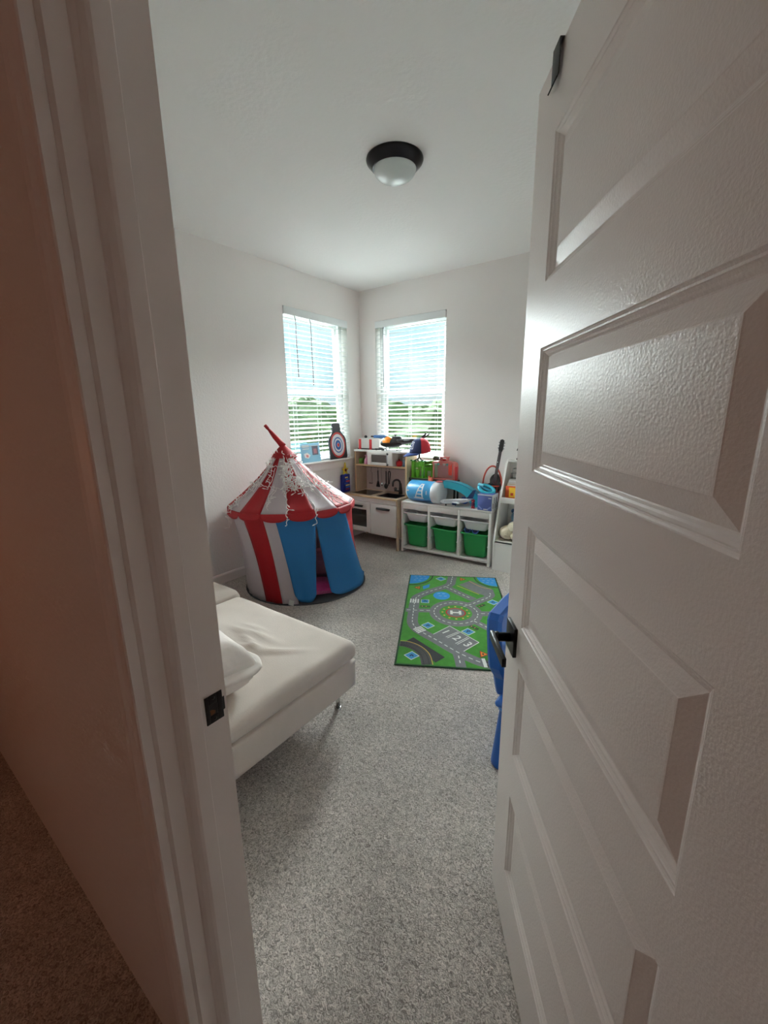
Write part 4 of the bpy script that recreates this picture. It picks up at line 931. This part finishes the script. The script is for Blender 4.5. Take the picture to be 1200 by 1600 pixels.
# signs
for i, (x, y) in enumerate([(.275, .07), (.150, .536), (.181, .918), (.45, .975), (.092, 1.297), (.67, .504)]):
    a = RD(0 if i == 1 else 45); h = .034 if i != 1 else .031
    for r, mm, z in ((1.0, rwht, Z[1]+.0003), (.86, rsig, Z[2]+.0001)): R1.poly([(x+h*r*sqrt(2)*cos(a+pi/4+k*pi/2), y+h*r*sqrt(2)*sin(a+pi/4+k*pi/2)*1.0) for k in range(4)], mm, z)
    if i != 3: R1.poly([(x-.012, y+.010), (x-.012, y-.002), (x, y-.014), (x+.012, y-.002), (x+.012, y+.010), (x+.004, y+.010), (x+.004, y+.002), (x-.004, y+.002), (x-.004, y+.010)], M('rug_navy', (20, 50, 90), .9), Z[3])
for (x, y), a in (((.083, .279), 180), ((.459, .063), 0), ((.52, 1.238), 0)):
    for r, mm, z in ((.036, rblk, Z[1]), (.032, rred, Z[2]), (.024, rorg, Z[2]+.0003)): R1.poly([(x+r*cos(RD(a+120*k)), y+r*sin(RD(a+120*k))*1.2) for k in range(3)], mm, z)
    R1.poly([(x-.006, y-.008), (x+.006, y-.008), (x+.006, y+.008), (x-.006, y+.008)], rblk, Z[3])
for (x, y), a in (((.153, .626), 0), ((.575, .573), 40), ((.493, .915), -45)):
    dx = Vector((cos(RD(-a)), sin(RD(-a)))); dy = Vector((-dx.y, dx.x)); cc = Vector((x, y))
    R1.poly([tuple(cc+dx*sx*.034+dy*sy*.013) for sx, sy in ((-1, -1), (1, -1), (1, 1), (-1, 1))], rblk, Z[2]+.0003)
    for k in range(4):
        c2 = cc+dx*(-.022+k*.0145); R1.poly([tuple(c2+dx*sx*.0035+dy*sy*.006) for sx, sy in ((-1, -1), (1, -1), (1, 1), (-1, 1))], rgrn if k % 2 else ryel, Z[3])
R1.b.build('road_print', RG, recalc=False)
def text(s, parent, loc, size, mat, rot=(0, 0, 0), name='lettering', depth=.0):
    c = bpy.data.curves.new(name, 'FONT'); c.body = s; c.size = size; c.align_x = 'CENTER'; c.align_y = 'CENTER'; c.extrude = depth; c.offset = .0012
    c.materials.append(mat); oc = bpy.data.objects.new(name, c); COL.objects.link(oc); dg_ = bpy.context.evaluated_depsgraph_get(); me = bpy.data.meshes.new_from_object(oc.evaluated_get(dg_)); bpy.data.objects.remove(oc); me.name = name; o = bpy.data.objects.new(name, me); COL.objects.link(o); o.parent = parent; o.location = loc; o.rotation_euler = rot; return o
for s_, x, y in (('1', .300, .994), ('2', .370, 1.067), ('3', .435, 1.137)): text(s_, RG, (x, -y, Z[3]), .085, rwht, (0, 0, RD(-48)), 'bay_number')
text('P', RG, (.45, -.975, Z[4]), .045, M('rug_navy'), (0, 0, RD(-20)), 'parking_letter')

# ================================================================== CHAISE, SECOND SEAT, PILLOW
ch = thing('chaise_seat', 'beige upholstered chaise seat with a loose cushion and chrome legs, behind the door jamb', 'sofa', (-1.18, 1.36, 0))
CW, CD = .93, 1.02   # x extent to the left, y extent towards the camera
MB().bm(soft(CW, CD, .152, .018, 12), TR((-CW/2, -CD/2, .14))).build('base', ch, sofam)
bmc = soft(CW+.015, CD+.015, .092, .040, 60, puff=.016, noi=.008, nsc=5)
for v in bmc.verts:
    q = v.co
    if q.z > .05:
        for (px, py, ang, L, amp) in ((.02, .25, 8, .22, .015), (.06, .20, -14, .22, .014), (.24, .22, 42, .22, .011), (-.02, .29, 5, .14, .010), (.12, .17, 25, .18, .010), (.22, -.12, 60, .2, .006), (-.1, -.2, -20, .3, .006)):
            dx, dy = q.x-px, q.y-py; a = RD(ang); s_ = dx*cos(a)+dy*sin(a); t_2 = -dx*sin(a)+dy*cos(a)
            q.z += amp*math.exp(-(t_2/.016)**2)*math.exp(-(s_/(L/2))**2)
MB().bm(bmc, TR((-CW/2+.0, -CD/2, .287))).build('seat_cushion', ch, sofam)
for x, y in ((-.09, -.05), (-.09, -CD+.08), (-CW+.09, -.05), (-CW+.09, -CD+.08)):
    b = MB(); b.lathe([(.011, 0.004), (.011, .142)], TR((x, y, 0)), 16); b.lathe([(.018, 0), (.019, .003), (.016, .007), (.011, .008)], TR((x, y, 0)), 16); b.build('leg', ch, chrome)
ch2 = thing('sofa_section', 'second beige sofa seat behind the chaise, mostly hidden by the door jamb', 'sofa', (-2.13, 1.40, 0))
MB().bm(soft(.93, 1.02, .155, .028, 8), TR((-.47, -.51, .14))).build('base', ch2, sofam)
MB().bm(soft(.94, 1.03, .10, .048, 16, puff=.03, noi=.006), TR((-.47, -.51, .287))).build('seat_cushion', ch2, sofam)
for x, y in ((-.09, -.08), (-.84, -.08), (-.09, -.94), (-.84, -.94)): MB().lathe([(.018, 0), (.018, .006), (.011, .008), (.011, .142)], TR((x, y, 0)), 16).build('leg', ch2, chrome)
pl = tag(MB().bm(soft(.50, .50, .23, .11, 22, pinch=.80, noi=.016, nsc=9), RZ(RD(-6))).build('pillow', None, pillowm, loc=(-1.475, .675, .372)), 'plump off-white square pillow lying on the chaise, cut off by the door jamb', 'pillow')
MATS['p'] = 0; del MATS['p']

# ================================================================== BLUE CHAIR
bc = thing('kids_chair', 'blue plastic kids chair with flared legs, mostly hidden behind the door', 'chair', (-.535, 1.415, 0))
CWc = .37
for x, y in ((.052, .045), (.052, CWc-.045), (.30, .045), (.30, CWc-.045)):
    b = MB(); b.lathe([(0, 0), (.042, 0), (.046, .006), (.044, .03), (.022, .262), (.0225, .268)], TR((x, y, 0)), 20, caps=False); lg_ = b.build('leg', bc, bluep)
    MB().lathe([(.0225, .262), (.028, .264), (.029, .272), (.027, .292), (0, .300)], TR((x, y, 0)), 20, caps=False).build('leg_cap', lg_, M('cap_blue', (50, 130, 210), .35))
MB().bbox(.02, .0, .285, .36, CWc, .315, .014, seg=4).build('seat', bc, bluep)
# backrest: board in the y-z plane, waisted towards the seat, slightly leaning back
pr_ = [(.060, .305), (.050, .34), (.040, .39), (.012, .43), (-.002, .455), (-.006, .50), (-.004, .60), (.004, .655), (.025, .675), (CWc/2, .683)]
full = pr_+[(CWc-y, z) for y, z in pr_[::-1][1:]]
bmm = bmesh.new(); TT = RY(RD(-5))
b = MB()
def lean(v): v = Vector(v); v.x -= (v.z-.3)*.09; return v
n = len(full)
vs = [lean((.012, y, z)) for y, z in full]+[lean((.0, y+(.012 if y < CWc/2 else -.012), z-.01*(z > .6))) for y, z in full]+[lean((.048, y, z)) for y, z in full]+[lean((.060, y+(.012 if y < CWc/2 else -.012), z-.01*(z > .6))) for y, z in full]
fs = []
for a, c in ((1, 0), (0, 2), (2, 3)):
    for i in range(n): j = (i+1) % n; fs.append((a*n+i, a*n+j, c*n+j, c*n+i))
fs.append([n+i for i in range(n)][::-1]); fs.append([3*n+i for i in range(n)])
b.add(vs, fs, False); b.build('backrest', bc, bluep)

# ================================================================== CIRCUS TENT
CE = Vector((-2.655, 2.295, .725)); RE = .508; CB = Vector((-2.62, 2.38, .008)); RB = .500; AP = Vector((-2.655, 2.235, 1.195))
tn = thing('circus_play_tent', 'red and white striped circus play tent with blue door curtains by the left wall', 'play tent', (CB.x, CB.y, 0))
O = Vector((CB.x, CB.y, 0))
def eave(d, r=RE): return Vector((CE.x+r*cos(RD(d)), CE.y+r*sin(RD(d)), CE.z+.012*cos(RD(d+30))))
def base(d, r=RB): return Vector((CB.x+r*cos(RD(d)), CB.y+r*sin(RD(d)), .010))
def chord(f, a0, a1, u_, r): return f(a0, r).lerp(f(a1, r), u_)
def roofp(a0, a1, u_, t, lift=0.):
    e = chord(eave, a0, a1, u_, RE); p = e.lerp(AP, t); sag = -.026*sin(pi*min(1, t))-.020*sin(pi*u_)*(1-t)*sin(pi*min(1, t*1.3+.05))
    rad = Vector((e.x-CE.x, e.y-CE.y, 0)).normalized(); nrm = (rad*.67+Vector((0, 0, .74)))
    return p+nrm*(sag+lift)
for k in range(16):
    a0 = -90+22.5*k; a1 = a0+22.5; mt = red if k % 2 == 0 else tentwhite
    b = MB(); b.grid(lambda u_, v_: roofp(a0, a1, u_, v_*.90)-O, 6, 14); b.build('roof_panel', tn, mt, solid=.0015, recalc=False)
    # scalloped valance
    b = MB()
    def val(u_, v_):
        e = chord(eave, a0, a1, u_, RE+.006); d = .022+.040*sqrt(max(0, 1-(2*u_-1)**2)); return e+Vector((0, 0, -d*v_))+Vector((e.x-CE.x, e.y-CE.y, 0))*.02*v_-O
    b.grid(val, 12, 3); b.build('scallop', tn, red, solid=.002, recalc=False)
b = MB(); rng = 16
def capg(u_, v_):
    a = u_*360; e = eave(a, RE); t = .80+.20*v_; p = e.lerp(AP, t); p += Vector((e.x-CE.x, e.y-CE.y, 0)).normalized()*(.004+.008*sin(pi*v_)); p.z += .008-.012*(1-v_); return p-O
b.grid(capg, 32, 8, closed_u=True); b.build('peak_cap', tn, red, solid=.002, recalc=False)
# drooping pennant sleeve
pen = [(-2.625, 2.21, 1.195), (-2.67, 2.19, 1.235), (-2.72, 2.17, 1.285), (-2.765, 2.155, 1.325), (-2.79, 2.15, 1.345), (-2.80, 2.148, 1.352), (-2.825, 2.14, 1.372)]
pen = [(-2.640, 2.225, 1.190), (-2.675, 2.22, 1.222), (-2.715, 2.21, 1.262), (-2.750, 2.205, 1.297), (-2.770, 2.20, 1.318), (-2.785, 2.20, 1.330), (-2.805, 2.195, 1.350)]
b = MB(); b.tube([Vector(p)-O for p in pen], [.026, .022, .020, .015, .010, .013, .013], 12); b.build('pennant', tn, red)
# wall stripes
def wallg(t0, t1, b0, b1, rr=0., ztop=-.01, folds=0., zb=0., belly=.02):
    def f(u_, v_):
        a = chord(eave, t0, t1, u_, RE-.012+rr); a.z += ztop; c = base(b0+(b1-b0)*u_, RB+rr); c.z += zb
        p = a.lerp(c, v_); rad = Vector((p.x-CB.x, p.y-CB.y, 0)).normalized()
        return p+rad*(-belly*sin(pi*v_)+folds*sin(u_*9+v_*2)*v_)-O
    return f
def off(d): return 8+(0 if d < 60 else 0)
stripes = []
tb = {-90: -82, -67.5: -65}
walls = [(-112.5, -90, -103, -82, tentwhite), (-90, -67.5, -82, -65, red), (-67.5, -54, -65, -50.5, tentwhite), (9, 45, 34, 60, red)]
tops = [22.5+22.5*i for i in range(1, 11)]    # 45 .. 247.5
for i in range(len(tops)-1):
    f_ = lambda d: 60+(257-60)*(d-45)/202.5
    walls.append((tops[i], tops[i+1], f_(tops[i]), f_(tops[i+1]), tentwhite if i % 2 == 0 else red))
for t0, t1, b0, b1, mt in walls:
    b = MB(); b.grid(wallg(t0, t1, b0, b1, folds=.004), 6, 14); b.build('wall_panel', tn, mt, solid=.0015, recalc=False)
for t0, t1, b0, b1 in ((-56, -22, -52, -35), (-23.5, 10.5, -21, 38)):
    def cu(u_, v_, g=wallg(t0, t1, b0, b1, .012, -.02, .006, .016, .012)):
        p = g(u_, v_)
        if v_ > .85: p.z += .05*((v_-.85)/.15)**2*(abs(2*u_-1)**4)
        return p
    b = MB(); b.grid(cu, 18, 24); c_o = b.build('door_curtain', tn, tentblue, solid=.002, recalc=False)
b = MB(); b.lathe([(0, .002), (.512, .002), (.515, .006), (.510, .010), (0, .009)], None, 48, caps=False); b.build('floor_mat', tn, mat_grey)
bx = base(-57, RB+.02)-O; MB().bbox(-.02, -.004, 0, .02, .004, .045, .002, T=TR(bx) @ RZ(RD(33)) @ RY(RD(15))).build('care_tag', tn, M('tag_white', (214, 214, 210), .8))
u = tag(MB().bm(soft(.34, .20, .12, .055, 10, pinch=.5, noi=.02, nsc=9)).build('cushion', None, M('magenta_plush', (200, 60, 130), .9, bump=(60, .8, .01), sheen=.4), loc=(-2.33, 2.22, .014), rotz=RD(50)), 'magenta plush cushion at the tent opening', 'cushion')
u = tag(MB().bm(soft(.42, .30, .26, .10, 10, pinch=.3, noi=.02, nsc=9)).build('cushion', None, M('pale_pink_cloth', (226, 170, 190), .9, sheen=.3), loc=(-2.62, 2.44, .014), rotz=RD(40)), 'pale pink cushion inside the circus tent', 'cushion')

# ---- icicle string lights
sl = thing('string_lights', 'tangled white icicle string lights draped over the circus tent roof', 'string lights', (CB.x, CB.y, 0))
rn = random.Random(11)
cab = MB(); bul = MB(); cm = M('light_cable', (240, 234, 232), .5); bm_ = M('light_bulb_clear', (246, 243, 240), .2)
def rp(d, t, lift=.010):
    k = (d+90)/22.5; i = math.floor(k); return roofp(-90+22.5*i, -67.5+22.5*i, k-i, t, lift)-O
def spur(p, dirv):
    q = p+dirv*.022; cab.tube([p, q], .0023, 5, caps=False); r_ = q+dirv*.020; bul.tube([q, q+dirv*.012, r_], [.0044, .0042, .0012], 6)
def rv(z=0.): return Vector((rn.uniform(-1, 1), rn.uniform(-1, 1), rn.uniform(-.7, .7)+z)).normalized()
def run(pts, every=3, r=.0026):
    cab.tube(pts, r, 5, caps=False)
    for i in range(1, len(pts), every): spur(pts[i], rv(.1))
# wrapped rounds
for t0, t1, d0, d1, n in ((.86, .80, -140, 250, 46), (.42, .36, -125, -35, 26), (.40, .33, -35, 60, 24), (.66, .74, -110, 30, 28), (.20, .06, -125, -98, 8)):
    run([rp(d0+(d1-d0)*i/n, t0+(t1-t0)*i/n+rn.uniform(-.018, .018), .010+rn.uniform(0, .010)) for i in range(n+1)], 3)
# dangling strands down the roof
for d, t0, t1 in ((-104, .8, .05), (-97, .75, .3), (-84, .7, .45), (-62, .42, .10), (-57, .38, .04), (-46, .85, .3), (-40, .8, .32), (-35, .8, .30), (-30, .72, .34), (-24, .5, .28), (-14, .6, .36), (-6, .8, .34), (2, .7, .40), (8, .42, .05), (14, .40, .12), (4, .45, .04), (11, .45, .05), (-2, .5, .2), (-10, .55, .15), (-70, .65, .35), (-92, .8, .4), (-112, .5, .02), (25, .6, .3), (-50, .6, .35), (-20, .80, .5)):
    n = max(5, int((t0-t1)*26)); dd = d; pts = []
    for i in range(n+1): dd += rn.uniform(-2.4, 2.4); pts.append(rp(dd, t0+(t1-t0)*i/n, .010+rn.uniform(0, .012)))
    run(pts, 2)
# knot in the middle of the front panel
for q in range(14):
    d, t = rn.uniform(-44, -18), rn.uniform(.34, .66); pts = []
    for i in range(16): d += rn.uniform(-5, 5); t += rn.uniform(-.05, .05); d = max(-46, min(-20, d)); t = max(.33, min(.72, t)); pts.append(rp(d, t, .012+rn.uniform(0, .022)))
    run(pts, 3)
# strands hanging over the eave
for d, L, t0 in ((-45, .09, .30), (-22, .10, .32), (-107, .12, .06), (-112, .16, .05)):
    pts = [rp(d+rn.uniform(-1.5, 1.5), t0*(1-i/8)+.01, .012) for i in range(9)]; e = pts[-1]; rad = Vector((cos(RD(d)), sin(RD(d)), 0))*.012
    pts += [e+rad+Vector((rn.uniform(-.006, .006), rn.uniform(-.006, .006), -L*i/5)) for i in range(1, 6)]
    run(pts, 2)
cab.build('cable', sl, cm)
o = bul.build('bulbs', sl, bm_); o['kind'] = 'stuff'

# ================================================================== OUTSIDE
gm = M('grass', (62, 80, 42), .95, var=(.3, .25)); lf = M('foliage', (82, 108, 56), .8, var=(.9, .35))
struct(MB().box(-160, -60, -3.6, 90, 160, -3.4).build('ground', mat=gm))
rn = random.Random(2); b = MB()
def blob(c, r):
    bm = bmesh.new(); bmesh.ops.create_icosphere(bm, subdivisions=3, radius=r)
    for v in bm.verts:
        n1 = noise.noise(v.co*1.1/r*2+c)*.30+noise.noise(v.co*3/r*2+c)*.22+noise.noise(v.co*7/r*2)*.10; v.co *= (1+n1); v.co += c
    b.bm(bm, None, False)
for i in range(150):
    a = rn.uniform(80, 200); d = rn.uniform(24, 52); r = rn.uniform(2.0, 3.8); top = rn.uniform(.3, 2.2)*d/40+1.0
    blob(Vector((d*cos(RD(a)), 4+d*sin(RD(a)), top-r)), r)
    if rn.random() < .7: blob(Vector((d*cos(RD(a))+rn.uniform(-2, 2), 4+d*sin(RD(a))+rn.uniform(-2, 2), top-r-2.2)), r*1.1)
o = b.build('tree_belt', None, lf, recalc=False); tag(o, 'dense green woodland seen outside through both windows', 'trees', kind='stuff')
